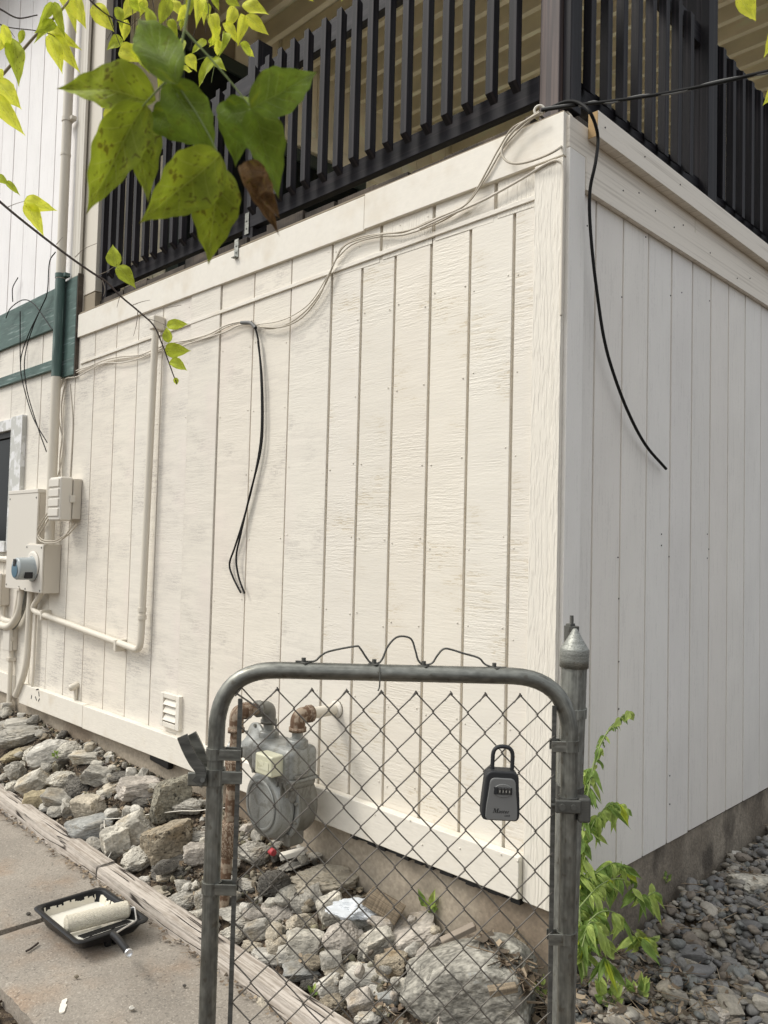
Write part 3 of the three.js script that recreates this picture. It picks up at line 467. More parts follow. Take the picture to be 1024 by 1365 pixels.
// ------------------------------------------------------------------ porch railing
{
  const rail = thing('porch_railing', 'dark stained wooden porch railing with square pickets running above the cream wall', 'railing', V(0, 2.93, 0));
  const put = (n, g, m) => wmesh(n, g, m, rail);
  const zr = -0.06, yB = 3.02, yT = 3.705;
  put('bottom_rail', box(-3.34, -0.142, yB, yB + 0.09, zr - 0.038, zr, 0.003), M.railH);
  put('top_rail', box(-3.34, -0.142, yT, yT + 0.09, zr - 0.038, zr, 0.003), M.railH);
  put('top_cap', box(-3.34, -0.142, yT + 0.092, yT + 0.118, zr - 0.09, zr - 0.012, 0.003), M.rail);
  put('bottom_rail', box(zr - 0.038, zr, yB, yB + 0.09, SIDE_END, -0.145, 0.003), M.railH);
  put('top_rail', box(zr - 0.038, zr, yT, yT + 0.09, SIDE_END, -0.145, 0.003), M.railH);
  // pickets are cut at a slant at both ends
  const picket = (w = 0.030) => { const s = new THREE.Shape(); const y0 = yB + 0.035, y1 = yT + 0.06; s.moveTo(0, y0); s.lineTo(w, y0 + 0.026); s.lineTo(w, y1); s.lineTo(0, y1 - 0.02); s.closePath(); const g = new THREE.ExtrudeGeometry(s, { depth: w, bevelEnabled: true, bevelSize: 0.0015, bevelThickness: 0.0015, bevelSegments: 1 }); g.translate(0, 0, -w / 2); return g; };
  // local: thickness along +x (0 = rail face side), so turn it to face out
  const pf = boxUV(picket()); // profile in x-y, slant falls away from the rail
  const front = pf.clone().scale(-1, 1, 1).rotateY(Math.PI / 2); // x -> z
  const fix = (g) => { const i = g.index; if (!i) { for (const k of ['position', 'normal', 'uv']) { const a = g.attributes[k], n = a.itemSize, A = a.array; for (let t = 0; t < a.count; t += 3) for (let c = 0; c < n; c++) { const q = A[(t + 1) * n + c]; A[(t + 1) * n + c] = A[(t + 2) * n + c]; A[(t + 2) * n + c] = q; } } } g.computeVertexNormals(); return boxUV(g); };
  const pfz = fix(front);
  const r = rng(31);
  for (let k = 0; k < 32; k++) { const x = -0.205 - k * 0.1015; if (x < -3.32 || Math.abs(x + 1.83) < 0.055) continue; const m = mesh('picket', pfz, M.rail, rail); m.position.set(x + (r() - 0.5) * 0.006, -2.93 + (r() - 0.5) * 0.008, zr + 0.0385); m.rotation.z = (r() - 0.5) * 0.006; }
  const pfx = boxUV(fix(pf.clone().scale(-1, 1, 1)));
  for (let z = -0.205; z > SIDE_END; z -= 0.113) { if (z < -1.06 && z > -1.32) continue; const m = mesh('picket', pfx, M.rail, rail); m.position.set(zr + 0.0385, -2.93 + (r() - 0.5) * 0.008, z); }
  put('post', box(-0.14, -0.062, 2.935, 5.055, -0.145, -0.055, 0.004), M.railPost);
  put('post', box(-0.0605, -0.03, 2.96, 5.055, -0.145, -0.075, 0.003), M.rail);
  put('post', box(-0.15, -0.061, 2.955, 5.055, -1.27, -1.17, 0.004), M.rail);
  put('post', box(-0.0595, -0.02, 2.95, 5.055, -1.255, -1.16, 0.003), M.rail);
  put('post', box(-1.875, -1.79, 2.93, 3.96, -0.15, -0.062, 0.004), M.rail);
  put('post', box(-3.36, -3.30, 2.93, 5.055, -0.15, -0.055, 0.004), M.rail);
  // galvanised strap ties
  const strap = (x, y0, y1, z) => { const g = [box(x - 0.014, x + 0.014, y0, y1, z, z + 0.003, 0.0008)]; return merge(g); };
  for (const [px, py, py2, z] of [[330, 284, 312, -0.058], [316, 319, 343, 0.018]]) {
    const a = F(px, py, z), b = F(px, py2, z), t = thing('strap_tie', z < 0 ? 'galvanised strap tie screwed to the dark railing post above the wall' : 'galvanised strap tie hanging over the smooth cream band under the railing', 'strap tie', V(a.x, b.y, z), 'strap ties at the porch edge');
    mesh('strap', box(-0.016, 0.016, 0, a.y - b.y, 0, 0.003, 0.0008), M.zinc, t);
    for (const k of [0.25, 0.6]) mesh('screw', new THREE.CylinderGeometry(0.004, 0.004, 0.003, 8).rotateX(Math.PI / 2).translate(0, (a.y - b.y) * k, 0.0035), M.black, t);
    if (z > 0) mesh('bent_foot', box(-0.016, 0.016, -0.004, 0.0, 0.0005, 0.02, 0.0008), M.zinc, t);
  }
}

// ------------------------------------------------------------------ service equipment on the wall
const pts = (list, z = 0.03) => list.map(([x, y, zz]) => F(x, y, zz ?? z));
{
  const mast = thing('service_mast', 'thick cream service conduit rising beside the electric boxes, painted green across the trim', 'conduit', V(-3.7, 1.44, 0.06));
  wmesh('pipe', cyl(V(-3.705, 1.44, 0.06), V(-3.705, 2.515, 0.06), 0.03, 0.03, 24), M.pipePaint, mast);
  wmesh('green_pipe', cyl(V(-3.705, 2.516, 0.06), V(-3.705, 3.15, 0.06), 0.0313, 0.0313, 24), M.greenTrim, mast);
  wmesh('pipe', cyl(V(-3.705, 3.151, 0.06), V(-3.705, 6.4, 0.06), 0.03, 0.03, 24), M.pipePaint, mast);
  for (const y of [3.17, 4.2]) { wmesh('strap', merge([cyl(V(-3.705, y - 0.014, 0.06), V(-3.705, y + 0.014, 0.06), 0.034, 0.034, 24), box(-3.76, -3.64, y - 0.013, y + 0.013, 0.025, 0.06, 0.003)]), y < 4 ? M.greenTrim : M.pipePaint, mast); }
  wmesh('coupling', cyl(V(-3.705, 3.96, 0.06), V(-3.705, 3.975, 0.06), 0.0325, 0.0325, 24), M.pipePaint, mast);
}
{ // tall enclosure
  const b = thing('breaker_box', 'tall cream electric panel with flat front fixed between the window and the mast', 'electric box', V(-4.05, 1.14, 0));
  wmesh('enclosure', box(-4.29, -3.812, 1.14, 1.79, 0.003, 0.088, 0.004), M.boxTrim, b);
  wmesh('cover', box(-4.294, -3.808, 1.136, 1.78, 0.089, 0.102, 0.004), M.boxPaint, b);
  wmesh('top_lip', box(-4.296, -3.806, 1.772, 1.796, 0.05, 0.106, 0.003), M.boxPaint, b);
  wmesh('latch', box(-4.06, -4.03, 1.128, 1.15, 0.09, 0.112, 0.003), M.boxTrim, b);
}
{ // meter socket
  const b = thing('electric_meter', 'cream electric meter box with round grey glass meter below the mast', 'electric meter', V(-3.78, 1.13, 0));
  wmesh('enclosure', box(-3.915, -3.655, 1.132, 1.442, 0.003, 0.11, 0.004), M.boxTrim, b);
  wmesh('cover', box(-3.918, -3.652, 1.135, 1.436, 0.111, 0.121, 0.004), M.boxPaint, b);
  wmesh('rim_ring', lathe(V(-3.785, 1.305, 0.121), V(0, 0, 1), [[0.0, 0], [0.092, 0], [0.092, 0.008], [0.075, 0.014], [0.0, 0.014]]), M.boxPaint, b);
  const g = wmesh('meter_body', lathe(V(-3.785, 1.285, 0.122), V(0, 0, 1), [[0.0, 0], [0.082, 0], [0.082, 0.012], [0.072, 0.02], [0.070, 0.10], [0.062, 0.112], [0.0, 0.114]]), M.meterGlass, b);
  wmesh('dial_window', lathe(V(-3.785, 1.275, 0.2365), V(0, 0, 1), [[0, 0], [0.045, 0], [0.045, 0.002], [0, 0.003]]), M.meterDial, g);
  wmesh('display', box(-3.806, -3.766, 1.30, 1.345, 0.237, 0.2405, 0.002), M.black, g);
  wmesh('seal_tag', box(-3.735, -3.715, 1.225, 1.265, 0.15, 0.198, 0.002), M.black, g);
}
{ // ribbed telephone box
  const b = thing('telephone_box', 'small ribbed cream telephone junction box hung beside the mast above the meter', 'junction box', V(-3.47, 1.59, 0));
  wmesh('base', box(-3.56, -3.395, 1.60, 1.848, 0.003, 0.055, 0.004), M.boxTrim, b);
  wmesh('cover', box(-3.565, -3.40, 1.588, 1.856, 0.056, 0.135, 0.012), M.boxPaint, b);
  for (let k = 0; k < 4; k++) wmesh('rib', box(-3.555, -3.412, 1.615 + k * 0.06, 1.662 + k * 0.06, 0.1325, 0.143, 0.005), M.boxPaint, b);
  wmesh('clasp', box(-3.402, -3.388, 1.70, 1.745, 0.045, 0.075, 0.003), M.boxPaint, b);
}
{
  const b = thing('disconnect_box', 'small cream switch box low on the wall under the electric panel', 'switch box', V(-4.33, 0.70, 0));
  wmesh('base', box(-4.40, -4.292, 0.705, 0.862, 0.003, 0.035, 0.003), M.boxTrim, b);
  wmesh('cover', box(-4.405, -4.288, 0.70, 0.868, 0.036, 0.062, 0.006), M.boxPaint, b);
  wmesh('clasp', box(-4.30, -4.284, 0.77, 0.80, 0.02, 0.05, 0.003), M.boxTrim, b);
  wmesh('pipe', cyl(V(-4.325, 0.06, 0.03), V(-4.325, 0.70, 0.03), 0.016, 0.016, 12), M.pipePaint, b);
  wmesh('hub', box(-4.35, -4.30, 0.63, 0.655, 0.004, 0.055, 0.003), M.boxTrim, b);
}
{
  const b = thing('junction_box', 'cream wiring box on the wall at the photo edge below the window sill', 'junction box', V(-4.62, 0.98, 0));
  wmesh('enclosure', box(-4.78, -4.47, 1.0, 1.22, 0.003, 0.06, 0.004), M.boxTrim, b);
  wmesh('cover', box(-4.785, -4.465, 0.995, 1.225, 0.061, 0.075, 0.004), M.boxPaint, b);
  wmesh('knob', box(-4.56, -4.50, 1.12, 1.16, 0.076, 0.09, 0.004), M.boxPaint, b);
  wmesh('pipe', polyTube(bentPath([V(-4.50, 1.0, 0.035), V(-4.50, 0.90, 0.035), V(-4.24, 0.90, 0.05), V(-4.16, 1.13, 0.05)], 0.09), 0.02, 12), M.pipePaint, b);
}
{ // conduits
  const one = (label, p, rad, r, mat, name = 'conduit') => { const t = thing(name, label, 'conduit', p[0]); wmesh('pipe', polyTube(bentPath(p, rad), r, 14), mat, t); return t; };
  const top = F(208, 428, 0.045), knee = F(190, 838, 0.045), mid = F(166, 862, 0.045), l1 = F(60, 829, 0.045), l0 = F(40, 793, 0.045);
  const c = one('long cream conduit dropping from under the band and curving along to the meter box', [V(top.x, top.y, 0.0), V(top.x, top.y, 0.045), V(F(190, 800, 0.045).x, 1.0, 0.045), V(knee.x - 0.02, 0.895, 0.045), V(l0.x + 0.02, 1.005, 0.045), V(-3.80, 1.14, 0.045)], 0.11, 0.0185, M.pipePaint);
  wmesh('elbow_body', box(top.x - 0.024, top.x + 0.026, top.y - 0.05, top.y + 0.026, 0.002, 0.072, 0.008), M.pipePaint, c);
  for (const [px, py] of [[189, 812], [189, 822]]) { const q = F(px, py, 0.045); wmesh('coupling', cyl(V(q.x + 0.004, q.y - 0.014, 0.045), V(q.x + 0.004, q.y + 0.008, 0.045), 0.0235, 0.0235, 14), M.pipePaint, c); }
  for (const px of [52, 160]) { const t = (px - 52) / 108, x = lerp(-3.78, -2.78, t); wmesh('strap', box(x - 0.012, x + 0.012, lerp(0.99, 0.9, t) - 0.035, lerp(0.99, 0.9, t) + 0.03, 0.001, 0.066, 0.004), M.pipePaint, c); }
  one('thin cream riser pipe behind the small switch box running down to the skirt', [V(-3.99, 1.14, 0.05), V(-4.0, 0.62, 0.05), V(-4.16, 0.42, 0.05)], 0.15, 0.021, M.pipePaint);
  one('thin cream tube beside the riser pipe under the meter box', [V(-3.94, 1.14, 0.03), V(-3.94, 0.60, 0.03), V(-3.95, 0.51, 0.03)], 0.05, 0.008, M.pipePaint);
  one('cream conduit bending out of the electric panel toward the photo edge', [V(-4.10, 1.14, 0.06), V(-4.12, 0.98, 0.06), V(-4.28, 0.86, 0.06), V(-5.4, 0.90, 0.06)], 0.12, 0.025, M.pipePaint);
  one('cream level pipe on the wall just under the window', [V(-4.25, 1.33, 0.03), V(-5.6, 1.31, 0.03)], 0.1, 0.02, M.smooth);
  one('black flexible conduit looping below the electric panel', [V(-4.06, 1.14, 0.045), V(-4.10, 0.99, 0.05), V(-4.30, 0.84, 0.035), V(-5.4, 0.845, 0.03)], 0.1, 0.014, M.zincDull);
}
{ // vent and outlet cover
  const v = thing('wall_vent', 'small white louvred vent cover low on the cream wall above the skirt', 'vent', V(-2.25, 0.53, 0.01));
  wmesh('frame', merge([box(-2.338, -2.31, 0.535, 0.705, 0.003, 0.028, 0.003), box(-2.19, -2.158, 0.535, 0.705, 0.003, 0.028, 0.003), box(-2.31, -2.19, 0.535, 0.56, 0.003, 0.0275, 0.003), box(-2.31, -2.19, 0.68, 0.705, 0.003, 0.0275, 0.003)]), M.smooth, v);
  for (let k = 0; k < 3; k++) { const g = box(-2.309, -2.191, -0.019, 0.019, -0.003, 0.003, 0.002); g.rotateX(-0.5); g.translate(0, 0.584 + k * 0.039, 0.018); wmesh('louvre', g, M.smooth, v); }
  const p = F(100, 913, 0.02), n = thing('pipe_stub', 'short painted pipe stub sticking out of the boards above the skirt', 'pipe stub', V(p.x, p.y - 0.03, 0));
  wmesh('stub', merge([lathe(V(p.x, p.y, 0.0), V(0, -0.35, 1), [[0.0, 0], [0.02, 0], [0.02, 0.05], [0.012, 0.058], [0, 0.058]], 14), cyl(V(p.x, p.y - 0.09, 0.012), V(p.x, p.y, 0.014), 0.01, 0.014, 10)]), M.pipePaint, n);
  const q = F(215, 1014, 0.02), f = thing('rubber_flap', 'black rubber flap hanging beneath the long white skirt board', 'flap', V(q.x, q.y, 0.02));
  const g = box(-0.10, 0.09, -0.022, 0.022, -0.02, 0.012, 0.008); g.rotateZ(-0.08); mesh('flap', g, M.blackPlastic, f);
}
{ // small screws on the box covers (coverScrews)
  const add = (label, list) => { const t = scene.children.find((o) => o.userData.label === label); for (const [x, y, z] of list) wmesh('screw', new THREE.CylinderGeometry(0.006, 0.006, 0.004, 8).rotateX(Math.PI / 2).translate(x, y, z), M.zincDull, t); };
  add('tall cream electric panel with flat front fixed between the window and the mast', [[-4.27, 1.16, 0.103], [-3.83, 1.16, 0.103], [-4.27, 1.74, 0.103], [-3.83, 1.74, 0.103], [-4.05, 1.155, 0.103]]);
  add('cream electric meter box with round grey glass meter below the mast', [[-3.90, 1.15, 0.122], [-3.67, 1.15, 0.122], [-3.90, 1.42, 0.122], [-3.67, 1.42, 0.122]]);
}
// ------------------------------------------------------------------ cables
function cable(name, label, list, r, mat, cat = 'cable', grp) { const t = thing(name, label, cat, list[0][0].clone(), grp); list.forEach((p) => wmesh('strand', tube(p, r, 7, p.length * 8), mat, t)); return t; }
{
  const run = (dy, dz, j) => pts([[80, 512], [88, 503], [104, 497], [120, 490], [140, 482], [162, 479], [186, 475], [203, 469], [230, 461], [252, 455], [280, 447], [300, 438], [318, 431], [336, 430]].map(([x, y], i) => [x, y + dy + j * Math.sin(i * 2.1 + dy), 0.012 + dz]));
  cable('painted_cables', 'bundle of painted cables stapled along the wall from the mast to the black cable', [run(0, 0, 1), run(3.2, 0.006, 1.6), run(-2.5, 0.003, -1.2)], 0.0036, M.cablePaint, 'cables');
  cable('mast_cables', 'thin painted wires dropping beside the mast down to the ribbed box', [pts([[84, 508], [78, 530], [79, 560], [84, 590], [82, 615], [76, 640]], 0.02), pts([[88, 505], [82, 540], [83, 580], [80, 610], [80, 640]], 0.012), pts([[93, 512], [97, 560], [95, 610], [93, 640]], 0.006)], 0.004, M.cablePaint, 'cables');
  cable('box_leads', 'loop of pale wires hanging from the ribbed box over the meter box', [pts([[67, 683], [56, 700], [50, 712], [54, 721], [66, 724], [80, 721], [93, 706], [97, 697]], 0.12), pts([[68, 686], [58, 704], [53, 714], [60, 722], [76, 722], [92, 712], [103, 698]], 0.10), pts([[66, 680], [54, 698], [50, 708], [56, 719], [72, 721], [88, 712], [96, 698]], 0.11)], 0.004, M.cableTan, 'cables');
  cable('house_cable', 'grey cable sagging along the cream wall from the black cable up to the porch corner', [pts([[336, 431], [360, 438], [385, 431], [410, 412], [432, 382], [446, 350], [456, 330], [478, 317], [512, 311], [540, 309], [576, 293], [610, 281], [630, 261], [650, 226], [664, 200], [682, 172], [702, 160], [719, 148]].map(([x, y], i) => [x, y, i > 12 ? 0.03 : 0.02])), pts([[345, 436], [375, 436], [402, 424], [424, 398], [436, 372], [447, 348], [462, 326], [500, 314], [545, 307], [585, 290], [622, 272], [648, 236], [672, 196], [700, 166], [722, 150]].map(([x, y], i) => [x, y, 0.026]))], 0.0032, M.cableTan, 'cable');
  cable('stray_wires', 'two thin pale wires tacked loosely across the cream wall under the batten', [pts([[338, 433], [372, 428], [398, 416], [418, 398], [440, 362]], 0.014), pts([[446, 348], [470, 326], [505, 316], [540, 313], [585, 297], [622, 276]], 0.012)], 0.0026, M.cablePaint, 'wires');
  cable('loop_cable', 'loose pale cable loop hanging around the top corner of the cream wall', [[...pts([[720, 150], [694, 166], [676, 186], [669, 203], [676, 215], [692, 218], [716, 212], [742, 200]].map(([x, y], i) => [x, y, 0.05])), D(757, 186, 2.66), D(764, 172, 2.66), D(763, 158, 2.68), D(756, 149, 2.7)]], 0.0042, M.cableTan, 'cable');
  cable('trim_wire', 'painted wire caulked under the smooth band and down the corner board', [[...pts([[560, 305], [590, 291], [640, 269], [672, 252], [700, 236], [724, 221], [740, 214], [748, 216], [751, 228]].map(([x, y]) => [x, y, 0.024])), F(750, 300, 0.023), F(748, 420, 0.023)]], 0.0045, M.cablePaint, 'wire');
  cable('black_cable', 'doubled black cable hanging loose down the middle of the cream wall', [pts([[330, 430], [338, 434], [344, 452], [348, 500], [349, 560], [346, 600], [336, 650], [324, 695], [313, 730], [306, 752], [311, 770], [321, 790]], 0.016), pts([[344, 455], [349, 500], [350.5, 560], [347, 604], [333, 660], [321, 712], [315, 742], [318, 768], [326, 791]], 0.022)], 0.0046, M.cableBlack);
  cable('tape_joint', 'dark taped joint on the black cable where it leaves the painted cables', [pts([[322, 430], [334, 430.5], [341, 437]], 0.035)], 0.009, M.cableGrey, 'cable joint');
  cable('drop_cable', 'black cable end curling down the shaded side wall from the porch corner', [[D(726, 148, 2.68), D(752, 136, 2.62), D(772, 137, 2.58), S(788, 152, 0.09), S(797, 182, 0.06), S(794, 216, 0.07), S(787, 250, 0.05), S(786, 285, 0.04), S(790, 340, 0.035), S(797, 398, 0.03), S(805, 450, 0.03), S(816, 492, 0.03), S(836, 546, 0.03), S(860, 592, 0.025), S(888, 625, 0.02)]], 0.0055, M.cableBlack);
  const ca = D(722, 147, 2.66), cb = D(768, 140, 2.60), cc = D(1024, 95, 2.28), far = cb.clone().lerp(cc, 9), run2 = (dy, j) => [ca.clone().add(V(0, dy, 0)), ...Array.from({ length: 40 }, (_, k) => { const t = k / 39; return cb.clone().lerp(far, t * t).add(V(0, -0.012 * Math.sin(Math.min(1, t * t * 9) * Math.PI) + dy * Math.sin(k * 1.7 + j), 0)); })];
  cable('overhead_cable', 'black twisted service cable crossing in front of the side railing', [run2(0, 0)], 0.0055, M.cableBlack);
  cable('second_cable', 'thinner grey service wire twisted along the overhead cable', [run2(0.006, 1)], 0.0034, M.cableGrey, 'wire');
  const hk = thing('cable_hook', 'white ring insulator holding the cables at the foot of the dark corner post', 'cable hook', F(719, 147, 0.0));
  mesh('ring', new THREE.TorusGeometry(0.016, 0.0045, 8, 20).rotateY(0.5), M.smooth, hk); mesh('screw_shank', cyl(V(0, -0.016, 0), V(0.01, -0.03, -0.06), 0.004), M.zincDark, hk);
  cable('loose_wires', 'thin dark wires dangling in front of the green trim beside the mast', [pts([[74, 336], [66, 350], [63, 390], [54, 412], [38, 446], [28, 478], [30, 508], [44, 556], [63, 590]], 0.05), pts([[62, 395], [44, 436], [33, 478], [36, 520], [50, 568], [62, 602]], 0.06), pts([[8, 424], [14, 411], [30, 400], [44, 404], [58, 422], [70, 440]], 0.06), pts([[24, 370], [17, 384], [17, 402]], 0.03), pts([[27, 415], [27, 470], [28, 500]], 0.04)], 0.0036, M.cableBlack, 'wires');
  { const c = F(48, 927, 0.0415), t = []; const r = rng(3); for (const [px, py, w, h, a] of [[50, 919, 9, 2, 0.2], [52, 925, 2, 8, 0.3], [42, 929, 2, 6, -0.3], [48, 931, 7, 2, -0.8], [52, 933, 6, 2, 0.8]]) { const p = F(px, py, 0.0408), g = box(-w * 0.0022, w * 0.0022, -h * 0.002, h * 0.002, 0, 0.0008, 0); g.rotateZ(a); g.translate(p.x, p.y, 0.0406); t.push(g); } const m = mesh('paint_scar', merge(t), M.black, house); }
}

// ------------------------------------------------------------------ gas meter with its pipes
{
  const zc = 0.20, t = thing('gas_meter', 'grey gas meter on rusty pipes against the wall behind the gate', 'gas meter', V(-1.11, 0.33, zc));
  const put = (n, g, m, p = t) => wmesh(n, g, m, p);
  // two bolted drum halves, axis out of the wall
  const c = V(-1.115, 0.475, 0.115);
  put('back_drum', lathe(c, V(0, 0, 1), [[0, -0.015], [0.095, -0.015], [0.125, 0.0], [0.134, 0.03], [0.134, 0.085], [0.128, 0.10]], 40), M.meterBare);
  put('flange', lathe(c, V(0, 0, 1), [[0.12, 0.098], [0.142, 0.098], [0.144, 0.103], [0.142, 0.112], [0.12, 0.112]], 40), M.meterPaint);
  put('front_cover', lathe(c.clone().add(V(-0.004, 0, 0)), V(-0.05, 0, 1), [[0.134, 0.112], [0.13, 0.135], [0.118, 0.16], [0.105, 0.168], [0.06, 0.176], [0, 0.178]], 40), M.meterPaint);
  for (let k = 0; k < 12; k++) { const a = k / 12 * 6.283 + 0.2; put('bolt', cyl(c.clone().add(V(Math.cos(a) * 0.136, Math.sin(a) * 0.136, 0.094)), c.clone().add(V(Math.cos(a) * 0.136, Math.sin(a) * 0.136, 0.12)), 0.007, 0.007, 6), M.meterBare); }
  // head casting with shoulders
  put('head', new RoundedBoxGeometry(0.25, 0.13, 0.15, 3, 0.03).translate(-1.10, 0.645, zc), M.meterPaint);
  put('neck', (() => { const g = new RoundedBoxGeometry(0.20, 0.14, 0.12, 3, 0.03); g.translate(-1.085, 0.56, zc - 0.005); return g; })(), M.meterBare);
  put('shoulder', new RoundedBoxGeometry(0.105, 0.15, 0.145, 3, 0.03).translate(-1.03, 0.62, zc - 0.002), M.meterBare);
  for (let k = 0; k < 4; k++) put('fin', box(-1.075 + k * 0.026, -1.068 + k * 0.026, 0.53, 0.58, 0.262, 0.276, 0.002), M.meterBare);
  put('lug', box(-0.99, -0.965, 0.60, 0.612, 0.19, 0.25, 0.003), M.meterBare);
  for (const dx of [-0.07, 0.075]) put('foot', box(-1.115 + dx - 0.018, -1.115 + dx + 0.018, 0.325, 0.385, 0.15, 0.23, 0.01), M.meterBare);
  // plastic index window
  const ix = put('index_box', new RoundedBoxGeometry(0.105, 0.078, 0.06, 2, 0.008).translate(-1.062, 0.648, 0.30), M.indexCover);
  put('dial_plate', box(-1.097, -1.027, 0.632, 0.662, 0.3305, 0.332, 0), M.indexCover, ix);
  // regulator disc with bolts
  const rc = V(-1.265, 0.655, 0.21);
  put('regulator', lathe(rc, V(-0.25, 0, 1), [[0, -0.05], [0.05, -0.05], [0.085, -0.012], [0.10, -0.006], [0.10, 0.006], [0.085, 0.01], [0.05, 0.035], [0.03, 0.06], [0, 0.062]], 32), M.meterPaint);
  for (let k = 0; k < 6; k++) { const a = k / 6 * 6.283 + 0.5; const q = rc.clone().add(V(Math.cos(a) * 0.091, Math.sin(a) * 0.091, 0.0 + Math.cos(a) * 0.022)); put('bolt', cyl(q.clone().add(V(0, 0, -0.012)), q.clone().add(V(0, 0, 0.016)), 0.0075, 0.0075, 6), M.meterBare); }
  put('spigot', cyl(V(-1.36, 0.645, 0.27), V(-1.24, 0.65, 0.22), 0.03, 0.034, 18), M.meterPaint);
  // swivels, risers, elbows
  for (const x of [-1.203, -1.022]) { put('swivel_nut', lathe(V(x, 0.698, zc), V(0, 1, 0), [[0, 0], [0.038, 0], [0.042, 0.006], [0.042, 0.03], [0.034, 0.038], [0, 0.038]], 8), M.meterPaint); put('nipple', cyl(V(x, 0.73, zc), V(x, 0.785, zc), 0.0215, 0.0215, 16), M.meterPaint); }
  const bend = (a, b, d, r) => polyTube(bentPath([a, b, d], 0.045), r, 16);
  put('outlet_elbow', merge([bend(V(-1.022, 0.765, zc), V(-1.022, 0.822, zc), V(-1.022, 0.822, zc - 0.06), 0.0295), lathe(V(-1.022, 0.762, zc), V(0, 1, 0), [[0.0, 0], [0.034, 0], [0.034, 0.016], [0.0, 0.018]], 16), lathe(V(-1.022, 0.822, zc - 0.065), V(0, 0, 1), [[0, 0], [0.034, 0], [0.034, 0.016], [0, 0.018]], 16)]), M.rust);
  put('wall_pipe', cyl(V(-1.022, 0.822, zc - 0.06), V(-1.022, 0.822, 0.0), 0.022, 0.022, 16), M.pipePaint);
  put('seam_band', new RoundedBoxGeometry(0.222, 0.014, 0.138, 2, 0.005).translate(-1.083, 0.588, zc - 0.003), M.meterPaint);
  put('cover_ring', lathe(c.clone().add(V(-0.004, 0, 0)), V(-0.05, 0, 1), [[0.094, 0.1695], [0.098, 0.1735], [0.088, 0.176], [0.084, 0.1735]], 40), M.meterPaint);
  put('wall_caulk', lathe(V(-1.022, 0.822, 0.001), V(0, 0, 1), [[0, 0], [0.037, 0], [0.034, 0.006], [0.025, 0.012], [0, 0.014]], 20), M.smooth);
  put('inlet_elbow', merge([bend(V(-1.203, 0.765, zc), V(-1.203, 0.826, zc), V(-1.203, 0.826, zc + 0.055), 0.028), lathe(V(-1.203, 0.762, zc), V(0, 1, 0), [[0, 0], [0.033, 0], [0.033, 0.016], [0, 0.018]], 16), lathe(V(-1.203, 0.826, zc + 0.045), V(0, 0, 1), [[0, 0], [0.033, 0], [0.033, 0.016], [0, 0.018]], 16)]), M.meterBare);
  const rx = -1.205, rz = 0.355;
  put('cross_pipe', cyl(V(-1.203, 0.826, zc + 0.05), V(rx, 0.826, rz - 0.035), 0.0225, 0.0225, 16), M.rust);
  put('riser_elbow', merge([bend(V(rx, 0.826, rz - 0.05), V(rx, 0.826, rz), V(rx, 0.76, rz), 0.028), lathe(V(rx, 0.765, rz), V(0, -1, 0), [[0, 0], [0.033, 0], [0.033, 0.016], [0, 0.018]], 16), lathe(V(rx, 0.826, rz - 0.055), V(0, 0, 1), [[0, 0], [0.033, 0], [0.033, 0.018], [0, 0.018]], 16)]), M.rust);
  const lo = V(rx - 0.035, 0.04, rz + 0.01);
  const at = (y) => V(rx, 0.76, rz).lerp(lo, (0.76 - y) / 0.72);
  put('riser_pipe', cyl(V(rx, 0.76, rz), lo, 0.0215, 0.0215, 16), M.rust);
  put('regulator_joint', lathe(at(0.60), V(0, 1, 0), [[0, -0.05], [0.03, -0.05], [0.034, -0.04], [0.034, 0.035], [0.03, 0.045], [0, 0.045]], 16), M.rust);
  put('stop_valve', lathe(at(0.345), V(0, 1, 0), [[0, -0.07], [0.026, -0.07], [0.032, -0.05], [0.039, -0.025], [0.039, 0.03], [0.032, 0.05], [0.028, 0.062], [0, 0.062]], 16), M.rust);
  put('valve_key', box(rx - 0.055, rx - 0.02, 0.31, 0.345, rz - 0.01, rz + 0.025, 0.004), M.rust);
}

